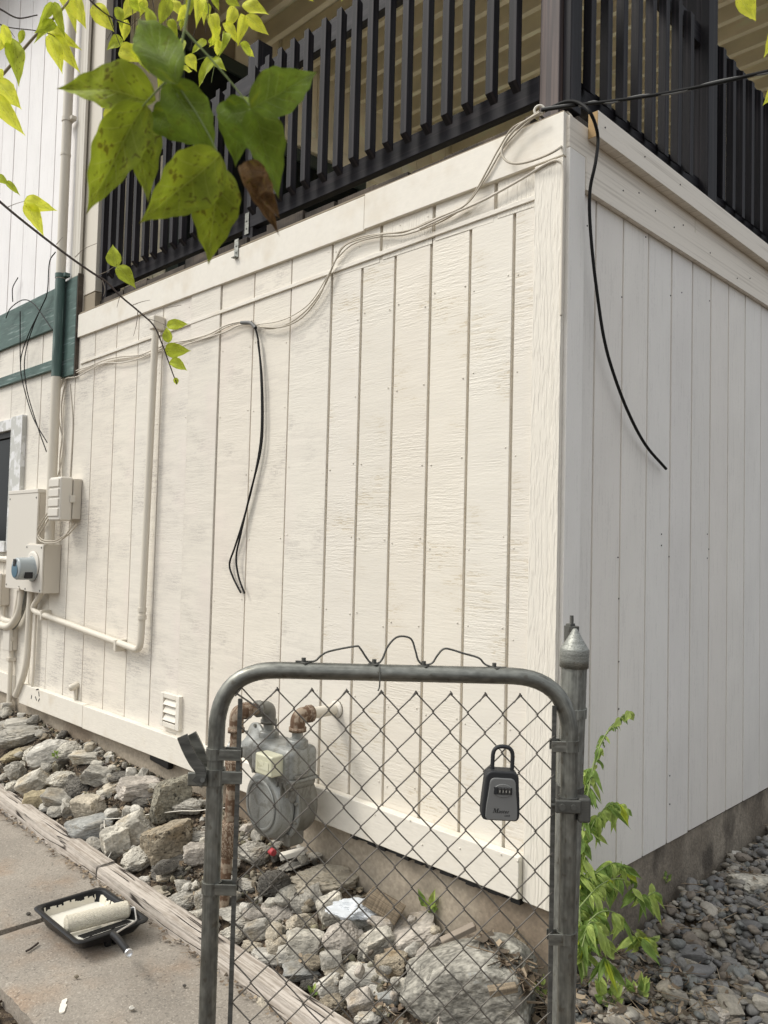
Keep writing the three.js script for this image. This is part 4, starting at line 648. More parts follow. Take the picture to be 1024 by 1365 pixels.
// ------------------------------------------------------------------ chain-link gate
const GO = D(520, 893, 1.65);
const GP = (px, py, off = 0) => { const d = sight(px, py), n = BACK, o = GO.clone().addScaledVector(n, off), t = o.clone().sub(eye).dot(n) / d.dot(n); return eye.clone().addScaledVector(d, t); };
{
  const gate = thing('chain_link_gate', 'galvanised tube gate with chain link mesh and wire scrolls standing before the wall', 'gate', V(GO.x, 0.1, GO.z));
  const put = (n, g, m, p = gate) => wmesh(n, g, m, p);
  const L = (u, v, w = 0) => GO.clone().addScaledVector(RIGHT, u).add(V(0, v - GO.y, 0)).addScaledVector(BACK, w); // gate coordinates: u across, v = height
  const uOf = (p) => p.clone().sub(GO).dot(RIGHT);
  const uL = uOf(GP(285.5, 1080)), uR = uOf(GP(757.5, 1100)), vT = GP(520, 897).y, vB = 0.13, R = 0.0172;
  const framePts = bentPath([L(uL, vB), L(uL, vT), L(uR, vT), L(uR, vB)], 0.125);
  // finer bends
  put('frame_tube', tube(framePts.flatMap((p, i, a) => i < a.length - 1 && p.distanceTo(a[i + 1]) > 0.1 ? [p, ...Array.from({ length: 7 }, (_, k) => p.clone().lerp(a[i + 1], (k + 1) / 8))] : [p]), R, 20, 160), M.zincDull);
  put('bottom_tube', cyl(L(uL, vB + 0.017), L(uR, vB + 0.017), R * 0.98, R * 0.98, 16), M.zincDull);
  // tension bars and their bands
  const tl = uOf(GP(319, 1000)), tr = uOf(GP(737.5, 1000)), wz = 0.006;
  for (const [u, py] of [[tl, 935], [tr, 934]]) { const g = box(-0.0045, 0.0045, vB + 0.02 - GO.y, GP(500, py).y - GO.y, -0.003, 0.003, 0.001); g.rotateY(YAW); const o = L(u, GO.y, wz); g.translate(o.x, o.y, o.z); put('tension_bar', g, M.zincDark); }
  const band = (uT, uB, v, dir) => { // strap round the tube and pinching the bar
    const g = [cyl(L(uT, v - 0.011), L(uT, v + 0.011), R + 0.0028, R + 0.0028, 20)]; const w = Math.abs(uB - uT) + 0.004, b = box(-w / 2, w / 2, -0.011, 0.011, -0.010, -0.0065, 0.001), b2 = box(-w / 2, w / 2, -0.011, 0.011, 0.0135, 0.017, 0.001);
    for (const q of [b, b2]) { q.rotateY(YAW); const o = L((uT + uB) / 2, v, 0); q.translate(o.x, o.y, o.z); g.push(q); } put('brace_band', merge(g), M.zincDull); };
  band(uL, tl + 0.004, GP(300, 1004).y); band(uL, tl + 0.004, GP(300, 1182).y); band(uR, tr - 0.004, GP(750, 993).y); band(uR, tr - 0.004, GP(748, 1248).y);
  // woven wires, each one a zigzag that hooks into the next
  const pk = GP(370, 917), pk2 = GP(693, 925), p = uOf(pk2.clone().sub(pk).add(GO)) / 7, u0 = uOf(pk), vTop = GP(554, 922).y, pv = 0.0785;
  const r = rng(91);
  for (let k = -2; k < 16; k++) {
    const path = []; const a = u0 + k * p / 2, b = a + p / 2; if (a < tl - 0.002 || b > tr + 0.006) continue;
    const startsLeft = ((k % 2) + 2) % 2 === 0;
    const n = Math.floor((vTop - vB - 0.03) / (pv / 2));
    const jit = () => (r() - 0.5) * 0.0012;
    // folded end at the top
    if (startsLeft) path.push(L(a - 0.013, vTop - 0.016, wz + 0.004)); else path.push(L(b + 0.004, vTop - 0.004, wz - 0.003));
    for (let j = 0; j <= n; j++) {
      const left = startsLeft === (j % 2 === 0), u = left ? a - 0.0012 : b + 0.0012, v = vTop - j * pv / 2 + jit();
      const s = left ? 1 : -1;
      path.push(L(u + s * 0.0016, v + 0.0022, wz + 0.0022 * s)); path.push(L(u, v, wz)); path.push(L(u + s * 0.0016, v - 0.0022, wz - 0.0022 * s));
    }
    const rr = path.slice(0); if (startsLeft) rr.splice(1, 1);
    const fine = []; rr.forEach((q, i) => { fine.push(q); if (i < rr.length - 1 && q.distanceTo(rr[i + 1]) > 0.02) { const e = rr[i + 1]; const bow = V((r() - .5) * .001, (r() - .5) * .001, (r() - .5) * .001); fine.push(q.clone().lerp(e, 0.35).add(bow), q.clone().lerp(e, 0.7).add(bow)); } });
    put('mesh_wire', polyTube(fine, 0.00148, 6), M.wire);
  }
  // loose mesh end at the latch side
  put('mesh_wire', polyTube([GP(314, 923.5, wz), GP(342, 942, wz), GP(370, 968, wz + 0.002)], 0.0018, 6), M.wire);
  // wire scroll on the top tube
  const sc = (list, w = 0) => list.map(([x, y]) => GP(x, y, w));
  put('scroll', tube(sc([[394, 881.5], [405, 882], [420, 881], [428, 874], [440, 868], [474, 861.5], [480, 864], [488, 876], [494, 883], [504, 884], [510, 878], [517, 862], [528, 850], [540, 848.5], [549, 853], [554, 868], [558, 881], [566, 886], [576, 884], [583, 874], [590, 866], [598, 865], [618, 871], [638, 877], [646, 885], [656, 889], [675, 890]]), 0.0021, 7, 220), M.zincDark);
  for (const [x, y] of [[405, 880], [499, 882], [565, 884.5], [659, 887]]) { const q = GP(x, y); put('scroll_bolt', merge([cyl(q.clone().add(V(0, -0.004, 0)), q.clone().add(V(0, 0.005, 0)), 0.0048, 0.0048, 6), box(q.x - 0.012, q.x + 0.012, q.y - 0.006, q.y - 0.0035, q.z - 0.006, q.z + 0.006, 0.0008)]), M.zincDark); }
  put('tie_wire', tube([...sc([[506, 885]], R), ...sc([[506.5, 900], [506, 915], [504, 921]], R + 0.002)], 0.0016, 6, 20), M.zincDull);
  // fork latch
  const lv = GP(280, 1034).y, lc = L(uL, lv, 0);
  put('latch_collar', merge([cyl(V(lc.x, lv - 0.016, lc.z), V(lc.x, lv + 0.016, lc.z), R + 0.004, R + 0.004, 20), (() => { const g = box(-0.03, 0.03, -0.013, 0.013, -0.003, 0.003, 0.002); g.rotateY(YAW); const o = L(uL + 0.027, lv, R * 0.6); g.translate(o.x, o.y, o.z); return g; })(), (() => { const g = box(-0.026, 0.02, -0.015, 0.013, -0.004, 0.004, 0.003); g.rotateY(YAW); const o = L(uL - 0.027, lv - 0.003, 0.012); g.translate(o.x, o.y, o.z); return g; })()]), M.zincDull);
  const fork = (list, w, m) => { // flat bent strip
    const q = list.map(([x, y]) => GP(x, y, w)); const c = new THREE.CatmullRomCurve3(q), N = 20, pos = [], idx = [], ww = 0.0035, th = 0.0105;
    for (let i = 0; i <= N; i++) { const P = c.getPoint(i / N), T = c.getTangent(i / N), nn = T.clone().cross(BACK).normalize(); for (const [s, e] of [[1, 1], [1, -1], [-1, -1], [-1, 1]]) { const X = P.clone().addScaledVector(BACK, s * ww).addScaledVector(nn, e * th); pos.push(X.x, X.y, X.z); } }
    for (let i = 0; i < N; i++) for (let k = 0; k < 4; k++) { const a = i * 4 + k, b = i * 4 + (k + 1) % 4; idx.push(a, b, a + 4, b, b + 4, a + 4); }
    idx.push(0, 2, 1, 0, 3, 2, N * 4, N * 4 + 1, N * 4 + 2, N * 4, N * 4 + 2, N * 4 + 3);
    let g = new THREE.BufferGeometry(); g.setAttribute('position', new THREE.Float32BufferAttribute(pos, 3)); g.setIndex(idx); g = toCreasedNormals(g, 0.5); boxUV(g); put('latch_fork', g, m); };
  fork([[243, 981], [250, 998], [259, 1015], [267, 1026], [268, 1036], [262, 1044]], 0.020, M.zincDark);
  fork([[255, 978], [264, 996], [271, 1014], [274, 1028], [268, 1040], [264, 1046]], -0.016, M.zincDull);
  put('latch_bolt', cyl(GP(270, 1040, -0.03), GP(270, 1040, 0.04), 0.005, 0.005, 8), M.zincDark);

  // gate post behind the hinge stile
  const ph = 1.73, top = D(767, 836, ph), foot = D(753, 1245, ph); // two points of its axis
  const dir = foot.clone().sub(top).normalize(), axis = (t) => top.clone().addScaledVector(dir, t);
  const len = (top.y + 0.15) / -dir.y, PR = 0.0277;
  const post = thing('gate_post', 'round galvanised gate post with a pointed cap at the building corner', 'gate post', axis(top.y / -dir.y));
  const pp = (n, g, m) => wmesh(n, g, m, post);
  pp('pipe', cyl(axis(0.075), axis(len), PR, PR, 28), M.zinc);
  pp('cap', lathe(axis(0.086), dir.clone().negate(), [[0, -0.0], [PR + 0.0035, -0.0], [PR + 0.0035, 0.018], [PR + 0.0028, 0.020], [PR + 0.0035, 0.022], [PR + 0.0035, 0.038], [PR + 0.001, 0.042], [0.016, 0.062], [0.006, 0.080], [0.0035, 0.083], [0, 0.083]], 32), M.zinc);
  const c0 = D(762, 838, ph + 0.10);
  pp('end_fitting', merge([cyl(c0.clone().add(V(0, -0.16, 0)), c0.clone().add(V(0, 0.006, 0)), 0.017, 0.017, 16), cyl(c0.clone().add(V(0, 0.004, 0)), c0.clone().add(V(0, 0.03, 0)), 0.0045, 0.0045, 8), box(c0.x - 0.01, c0.x + 0.004, c0.y + 0.0, c0.y + 0.012, c0.z - 0.01, c0.z + 0.01, 0.002)]), M.zincDark);
  const bandAt = (py, w) => { const q = D(760, py, ph), t = (top.y - q.y) / -dir.y, a = axis(t - w / 2), b = axis(t + w / 2); return cyl(a, b, PR + 0.003, PR + 0.003, 28); };
  pp('post_band', bandAt(949, 0.02), M.zinc);
  const hq = D(764, 1055, ph), ht = (top.y - hq.y) / -dir.y;
  const hv = axis(ht).y, px = uOf(axis(ht));
  pp('hinge', merge([bandAt(1055, 0.03), (() => { const g = new RoundedBoxGeometry(0.026, 0.05, 0.03, 2, 0.006); g.rotateY(YAW); const o = L(uR + 0.029, hv - 0.006, 0.004); g.translate(o.x, o.y, o.z); return g; })(), (() => { const g = new RoundedBoxGeometry(0.052, 0.026, 0.008, 2, 0.003); g.rotateY(YAW); const o = L(uR - 0.006, hv + 0.003, R + 0.004); g.translate(o.x, o.y, o.z); return g; })(), cyl(L(uR, hv - 0.012), L(uR, hv + 0.018), R + 0.004, R + 0.004, 20), cyl(L(uR - 0.038, hv + 0.002, 0.012), L(uR + 0.02, hv + 0.002, 0.012), 0.004, 0.004, 8), cyl(L(uR - 0.019, hv + 0.003, R), L(uR - 0.019, hv + 0.003, R + 0.013), 0.007, 0.007, 6), cyl(L(uR + 0.004, hv + 0.003, R), L(uR + 0.004, hv + 0.003, R + 0.012), 0.006, 0.006, 6)]), M.zincDark);

  // key lock box hung in the mesh
  const kb = GP(667.5, 1059, 0.03);
  const box_ = thing('key_lock_box', 'grey and black combination key lock box hanging by its shackle on the gate mesh', 'lock box', kb);
  box_.rotation.y = YAW; box_.rotation.order = 'YXZ'; box_.rotation.z = -0.03; box_.updateMatrixWorld(true);
  const outline = (wt, wb, h, r) => { const s = new THREE.Shape(), t = h / 2; s.moveTo(-wb / 2 + r, -t); s.lineTo(wb / 2 - r, -t); s.quadraticCurveTo(wb / 2, -t, wb / 2, -t + r); s.bezierCurveTo(wb / 2, -t + h * 0.4, wt / 2 + 0.003, -t + h * 0.5, wt / 2 + 0.001, t - r * 1.6); s.quadraticCurveTo(wt / 2, t, wt / 2 - r * 1.6, t); s.lineTo(-wt / 2 + r * 1.6, t); s.quadraticCurveTo(-wt / 2, t, -wt / 2 - 0.001, t - r * 1.6); s.bezierCurveTo(-wt / 2 - 0.003, -t + h * 0.5, -wb / 2, -t + h * 0.4, -wb / 2, -t + r); s.quadraticCurveTo(-wb / 2, -t, -wb / 2 + r, -t); return s; };
  M.rubber = std({ color: rgb(0.02, 0.021, 0.023), roughness: 0.55 }); M.lockFace = std({ color: rgb(0.22, 0.22, 0.215), metalness: 0.3, roughness: 0.5 });
  mesh('rubber_case', boxUV(new THREE.ExtrudeGeometry(outline(0.057, 0.068, 0.090, 0.007), { depth: 0.028, bevelEnabled: true, bevelSize: 0.004, bevelThickness: 0.004, bevelSegments: 3, curveSegments: 10 }).translate(0, 0, -0.02)), M.rubber, box_);
  const face = mesh('face_plate', boxUV(new THREE.ExtrudeGeometry(outline(0.047, 0.060, 0.079, 0.006), { depth: 0.004, bevelEnabled: true, bevelSize: 0.0015, bevelThickness: 0.0012, bevelSegments: 2, curveSegments: 10 }).translate(0.001, -0.005, 0.0105)), M.lockFace, box_);
  { const e = new THREE.Shape(); e.absellipse(0, 0, 0.0185, 0.0125, 0, Math.PI * 2); mesh('dial_bezel', boxUV(new THREE.ExtrudeGeometry(e, { depth: 0.0012, bevelEnabled: true, bevelSize: 0.0006, bevelThickness: 0.0006, bevelSegments: 1, curveSegments: 24 }).translate(0.002, 0.012, 0.0155)), M.lockFace, box_);
    mesh('dial_slot', box(-0.0165, 0.0195, 0.005, 0.019, 0.0168, 0.0180, 0.001), M.black, box_);
    mesh('release_tab', box(-0.0155, -0.0095, 0.0062, 0.0178, 0.0181, 0.0195, 0.0008), M.rubber, box_);
    const cv = document.createElement('canvas'); cv.width = 128; cv.height = 128; const q = cv.getContext('2d'); q.fillStyle = '#3b3a38'; q.fillRect(0, 0, 128, 128); q.fillStyle = '#d8d2c6'; q.font = 'bold 66px sans-serif'; q.textAlign = 'center'; q.textBaseline = 'middle'; q.fillText('0', 64, 64);
    const dt = new THREE.CanvasTexture(cv); dt.colorSpace = THREE.SRGBColorSpace; const dm = std({ map: dt, roughness: 0.5 });
    for (let k = 0; k < 4; k++) { const g = new RoundedBoxGeometry(0.0056, 0.0125, 0.003, 2, 0.001); g.translate(-0.0050 + k * 0.0064, 0.012, 0.0185); const P = g.attributes.position, uv = g.attributes.uv; for (let i = 0; i < P.count; i++) uv.setXY(i, (P.getX(i) + 0.0050 - k * 0.0064) / 0.0056 + 0.5, (P.getY(i) - 0.012) / 0.0125 + 0.5); mesh('dial', g, dm, box_); } }
  { // maker's lettering, printed in black
    const cv = document.createElement('canvas'); cv.width = 512; cv.height = 256; const q = cv.getContext('2d'); q.fillStyle = '#000'; q.fillRect(0, 0, 512, 256); q.fillStyle = '#fff'; q.textBaseline = 'alphabetic'; q.font = 'italic bold 150px serif'; q.fillText('M', 8, 140); q.font = 'italic bold 104px sans-serif'; q.fillText('aster', 148, 140); q.font = 'italic bold 62px sans-serif'; q.fillText('Lock', 300, 214);
    const at = new THREE.CanvasTexture(cv); const lm = std({ color: rgb(0.01, 0.01, 0.01), alphaMap: at, transparent: true, roughness: 0.5 });
    mesh('lettering', new THREE.PlaneGeometry(0.042, 0.021).translate(0.003, -0.031, 0.0160), lm, box_); }
  mesh('shackle', polyTube(bentPath([V(-0.0185, 0.035, -0.006), V(-0.0185, 0.094, -0.006), V(0.0215, 0.094, -0.006), V(0.0215, 0.035, -0.006)], 0.022).flatMap((p, i, a) => [p]), 0.0042, 12), M.rubber, box_);
}

// ------------------------------------------------------------------ paint tray and roller on the path
{
  const x0 = -1.742, x1 = -1.362, z0 = 0.612, z1 = 0.882, rimY = 0.068;
  const t = thing('paint_tray', 'black plastic paint tray half full of cream paint on the concrete path', 'paint tray', V((x0 + x1) / 2, 0, (z0 + z1) / 2));
  // shell: rings of rounded rectangles; floor falls from the shallow end to the deep end
  const ring = (inset, n = 8) => { const out = [], rad = 0.03; const xs = [x0 + inset, x1 - inset], zs = [z0 + inset, z1 - inset]; for (const [cx, cz, a0] of [[xs[1] - rad, zs[1] - rad, 0], [xs[0] + rad, zs[1] - rad, 1], [xs[0] + rad, zs[0] + rad, 2], [xs[1] - rad, zs[0] + rad, 3]]) for (let k = 0; k <= n; k++) { const a = (a0 + k / n) * Math.PI / 2; out.push([cx + Math.cos(a) * rad, cz + Math.sin(a) * rad]); } return out; };
  const floorY = (x) => { const u = (x - x0) / (x1 - x0); return 0.010 + 0.042 * smooth(0.30, 0.98, u); };
  const rings = []; const addRing = (inset, yf) => rings.push(ring(inset).map(([x, z]) => V(x, yf(x), z)));
  const under = (x) => Math.min(floorY(x) - 0.004, 0.004 + 0.022 * (x - x0) / (x1 - x0)); addRing(0.026, under); addRing(0.012, (x) => lerp(under(x), rimY, 0.5)); addRing(0.004, () => rimY - 0.006); addRing(-0.006, () => rimY - 0.008); addRing(-0.008, () => rimY - 0.003); addRing(-0.004, () => rimY); addRing(0.008, () => rimY); addRing(0.013, () => rimY - 0.004); addRing(0.018, (x) => lerp(floorY(x), rimY, 0.5)); addRing(0.03, (x) => floorY(x));
  const pos = [], idx = [], n = rings[0].length; rings.forEach((r) => r.forEach((p) => pos.push(p.x, p.y, p.z)));
  for (let j = 0; j < rings.length - 1; j++) for (let k = 0; k < n; k++) { const a = j * n + k, b = j * n + (k + 1) % n; idx.push(a, b, a + n, b, b + n, a + n); }
  { const b = (rings.length - 1) * n, nx = 14; // floor as strips between opposite sides
    const base = pos.length / 3; const nz = 2; for (let i = 0; i <= nx; i++) for (let j = 0; j <= nz; j++) { const x = lerp(x0 + 0.03, x1 - 0.03, i / nx), z = lerp(z0 + 0.03, z1 - 0.03, j / nz); pos.push(x, floorY(x), z); }
    for (let i = 0; i < nx; i++) for (let j = 0; j < nz; j++) { const a = base + i * (nz + 1) + j; idx.push(a, a + 1, a + nz + 1, a + 1, a + nz + 2, a + nz + 1); } }
  let g = new THREE.BufferGeometry(); g.setAttribute('position', new THREE.Float32BufferAttribute(pos, 3)); g.setIndex(idx); g = toCreasedNormals(g, 0.7); boxUV(g);
  wmesh('tray_shell', g, M.blackPlastic, t);
  for (const z of [z0 + 0.10, z1 - 0.14]) wmesh('leg', box(x1 - 0.05, x1 - 0.03, 0.0, 0.05, z, z + 0.02, 0.003), M.blackPlastic, t);
  for (let k = 0; k < 5; k++) wmesh('ramp_rib', box(x1 - 0.09 + k * 0.012, x1 - 0.085 + k * 0.012, floorY(x1 - 0.07 + k * 0.012) - 0.004, floorY(x1 - 0.07 + k * 0.012) + 0.003, z0 + 0.04, z1 - 0.04, 0.001), M.blackPlastic, t);
  // paint: wet pool, and the dried film on the walls with ragged runs
  const film = (inset, yf, m, name, ragged) => {
    const nx = 30, nz = 20, P = [], I = []; for (let i = 0; i <= nx; i++) for (let j = 0; j <= nz; j++) { const u = i / nx, v = j / nz; let x = lerp(x0 + inset, x1 - 0.030 - ragged * 0.03 * fbm(v * 0.5 + 0.1, 0.3, 16, 16, 3), u), z = lerp(z0 + inset, z1 - inset, v); P.push(x, yf(x, u, v), z); }
    for (let i = 0; i < nx; i++) for (let j = 0; j < nz; j++) { const a = i * (nz + 1) + j; I.push(a, a + 1, a + nz + 1, a + 1, a + nz + 2, a + nz + 1); }
    const q = new THREE.BufferGeometry(); q.setAttribute('position', new THREE.Float32BufferAttribute(P, 3)); q.setIndex(I); q.computeVertexNormals(); boxUV(q); wmesh(name, q, m, t); };
  film(0.0245, (x) => Math.max(0.027, floorY(x) + 0.0025), M.wetPaint, 'wet_paint', 1);
  { const r = rng(21), strips = []; // runs of drying paint on the inner walls
    const wallStrip = (ax, az, bx, bz, w0, tx, tz) => { const gb = box(-w0 / 2, w0 / 2, 0, 1, -0.001, 0.001, 0); const a = V(ax, 0.026, az), b = V(bx, rimY - 0.008 - r() * 0.018, bz), d = b.clone().sub(a), X = V(tx, 0, tz), Z = X.clone().cross(d.clone().normalize()); const m = new THREE.Matrix4().makeBasis(X, d, Z); m.setPosition(a); gb.applyMatrix4(m); gb.computeVertexNormals(); strips.push(gb); };
    for (let x = x0 + 0.03; x < x1 - 0.10; x += 0.011) if (x < x0 + 0.10 || r() < 0.7) wallStrip(x, z0 + 0.0255, x, z0 + 0.0165, 0.013, 1, 0);
    for (let z = z0 + 0.03; z < z1 - 0.03; z += 0.0105) wallStrip(x0 + 0.0255, z, x0 + 0.0165, z, 0.013, 0, 1);
    wmesh('dried_paint', merge(strips), M.paintSkin, t); }
  // roller
  const a = V(-1.515, 0.071, 0.862), b = V(-1.475, 0.074, 0.632), ax = b.clone().sub(a).normalize();
  const rl = thing('paint_roller', 'cream soaked paint roller with black handle lying across the tray', 'paint roller', a);
  const nap = (() => { const L2 = a.distanceTo(b), N = 60, K = 40, P = [], I = []; for (let i = 0; i <= N; i++) for (let k = 0; k <= K; k++) { const u = i / N, an = k / K * 6.2832; const end = Math.min(u, 1 - u) * L2, rr = 0.031 * Math.sqrt(clamp(1 - Math.pow(clamp(1 - end / 0.008), 2) * 0.5)) + 0.0022 * (n3(u * 60, Math.cos(an) * 8, Math.sin(an) * 8) - 0.5); P.push(Math.cos(an) * rr, u * L2, Math.sin(an) * rr); }
    for (let i = 0; i < N; i++) for (let k = 0; k < K; k++) { const q = i * (K + 1) + k; I.push(q, q + K + 1, q + 1, q + 1, q + K + 1, q + K + 2); } for (const i of [0, N]) { const c = P.length / 3; P.push(0, i / N * L2, 0); for (let k = 0; k < K; k++) { const q = i * (K + 1) + k; i ? I.push(c, q + 1, q) : I.push(c, q, q + 1); } }
    const q = new THREE.BufferGeometry(); q.setAttribute('position', new THREE.Float32BufferAttribute(P, 3)); q.setIndex(I); q.computeVertexNormals(); boxUV(q); q.applyQuaternion(new THREE.Quaternion().setFromUnitVectors(V(0, 1, 0), ax)); q.translate(a.x, a.y, a.z); return q; })();
  wmesh('nap_cover', nap, M.nap, rl);
  const h0 = H(151, 1246, 0.09), h1 = H(171.5, 1270, 0.095), e = H(182, 1227, 0.075);
  wmesh('frame_rod', polyTube(bentPath([b, b.clone().addScaledVector(ax, 0.022), e, h0, h0.clone().lerp(h1, 0.3)], 0.012), 0.0033, 10), M.chrome, rl);
  wmesh('handle', tube([h0, h0.clone().lerp(h1, 0.3).add(V(0, 0.004, 0)), h0.clone().lerp(h1, 0.65).add(V(0, 0.003, 0)), h1], 0.0125, 14, 24), M.blackPlastic, rl);
  const hd = h1.clone().sub(h0).normalize();
  wmesh('end_ring', lathe(h1, hd, [[0.0, -0.004], [0.0135, -0.004], [0.0145, 0.0], [0.0145, 0.005], [0.0125, 0.008], [0.009, 0.006], [0.008, 0.0], [0, 0.0]], 20), M.chrome, rl);
}

// ------------------------------------------------------------------ stones
function stoneGeo(seed, kind, detail, noise = 0.07, ridge = 1) {
  const r = rng(seed * 7919 + 13), dir = () => { const z = r() * 2 - 1, a = r() * 6.2832, q = Math.sqrt(1 - z * z); return V(q * Math.cos(a), z, q * Math.sin(a)); };
  const planes = [];
  if (kind === 'block') { for (const n of [V(1, 0, 0), V(-1, 0, 0), V(0, 1, 0), V(0, -1, 0), V(0, 0, 1), V(0, 0, -1)]) planes.push([n.clone().addScaledVector(dir(), 0.28).normalize(), 0.62 + r() * 0.2]); for (let k = 0; k < 6; k++) planes.push([dir(), 0.82 + r() * 0.25]); }
  else if (kind === 'lump') for (let k = 0; k < 17; k++) planes.push([dir(), 0.68 + r() * 0.3]);
  else for (let k = 0; k < 5; k++) planes.push([dir(), 0.9 + r() * 0.15]);
  const g0 = new THREE.IcosahedronGeometry(1, detail); g0.deleteAttribute('uv'); g0.deleteAttribute('normal');
  let g = mergeVertices(g0, 1e-5); const p = g.attributes.position, v = V(0, 0, 0), sd = seed * 3.17, soft = kind === 'pebble' ? 4 : kind === 'lump' ? 20 : 44;
  for (let i = 0; i < p.count; i++) {
    v.fromBufferAttribute(p, i).normalize(); let s = 0, cap = kind === 'pebble' ? 1 : 1.12; s += Math.pow(1 / cap, soft);
    for (const [n, d] of planes) { const c = n.dot(v); if (c > 0.02) s += Math.pow(c / d, soft); }
    let rad = Math.pow(s, -1 / soft);
    const q = v.clone().multiplyScalar(rad);
    const rg = Math.abs(n3(q.x * 4 + sd + 31, q.y * 9, q.z * 4) - 0.5) * 2; rad *= 1 - ridge * noise * 0.9 * Math.pow(1 - rg, 4) + noise * (n3(q.x * 2.3 + sd, q.y * 2.3, q.z * 2.3) - 0.5) * 2 + noise * 0.7 * (n3(q.x * 6 + sd, q.y * 6 + 9, q.z * 6) - 0.5) + noise * 0.45 * (n3(q.x * 15 + sd, q.y * 15, q.z * 15) - 0.5);
    p.setXYZ(i, v.x * rad, v.y * rad, v.z * rad);
  }
  g.computeBoundingBox(); const b = g.boundingBox, c = b.getCenter(V(0, 0, 0)), sz = b.getSize(V(0, 0, 0)); g.translate(-c.x, -c.y, -c.z); g.scale(1 / sz.x, 1 / sz.y, 1 / sz.z); // unit box
  if (kind === 'pebble') { g.computeVertexNormals(); const nn = g.attributes.position; const uv = new Float32Array(nn.count * 2); for (let i = 0; i < nn.count; i++) { uv[i * 2] = nn.getX(i) * 0.05 + seed; uv[i * 2 + 1] = (nn.getZ(i) + nn.getY(i)) * 0.05; } g.setAttribute('uv', new THREE.BufferAttribute(uv, 2)); return g; }
  g = toCreasedNormals(g, kind === 'block' ? 0.42 : 0.5); boxUV(g);
  const uv = g.attributes.uv; for (let i = 0; i < uv.count; i++) uv.setXY(i, uv.getX(i) * 0.14 + seed * 0.37, uv.getY(i) * 0.14 + seed * 0.11); return g;
}
const big = { block: [], lump: [] }, small = { block: [], lump: [] };
for (let k = 0; k < 9; k++) { big.block.push(stoneGeo(k + 1, 'block', 12, 0.075)); big.lump.push(stoneGeo(k + 31, 'lump', 12, 0.11)); small.block.push(stoneGeo(k + 61, 'block', 4, 0.06)); small.lump.push(stoneGeo(k + 91, 'lump', 4, 0.08)); }
// height field on which stones are dropped, 1 cm cells
const HX0 = -6, HZ0 = -3.2, HN = 760, HM = 460, HC = 0.01, hf = new Float32Array(HN * HM);
for (let j = 0; j < HM; j++) for (let i = 0; i < HN; i++) hf[j * HN + i] = groundY(HX0 + i * HC, HZ0 + j * HC);
function footprint(x, z, a, b, fn) { const m = Math.max(a, b); for (let j = Math.floor((z - m - HZ0) / HC); j <= (z + m - HZ0) / HC; j++) for (let i = Math.floor((x - m - HX0) / HC); i <= (x + m - HX0) / HC; i++) { if (i < 0 || j < 0 || i >= HN || j >= HM) continue; const dx = (HX0 + i * HC - x) / a, dz = (HZ0 + j * HC - z) / b, q = dx * dx + dz * dz; if (q < 1) fn(j * HN + i, q); } }
function raise(x, z, a, b, y, h) { footprint(x, z, a, b, (k, q) => { hf[k] = Math.max(hf[k], y + h / 2 * Math.pow(1 - q, 0.4)); }); }
function rest(x, z, a, b) { let s = 0, n = 0, m = -9; footprint(x, z, a * 0.8, b * 0.8, (k) => { s += hf[k]; n++; m = Math.max(m, hf[k]); }); return n ? lerp(s / n, m, 0.35) : 0; }

const bed = struct(thing0('rock_bed'));
const rk = rng(404);
function placeStone(parent, name, geo, mat, pos, size, yaw, tx, tz) { const m = mesh(name, geo, mat, parent); m.position.copy(pos); m.scale.set(size[0], size[1], size[2]); m.rotation.order = 'YXZ'; m.rotation.set(tx, yaw, tz); return m; }
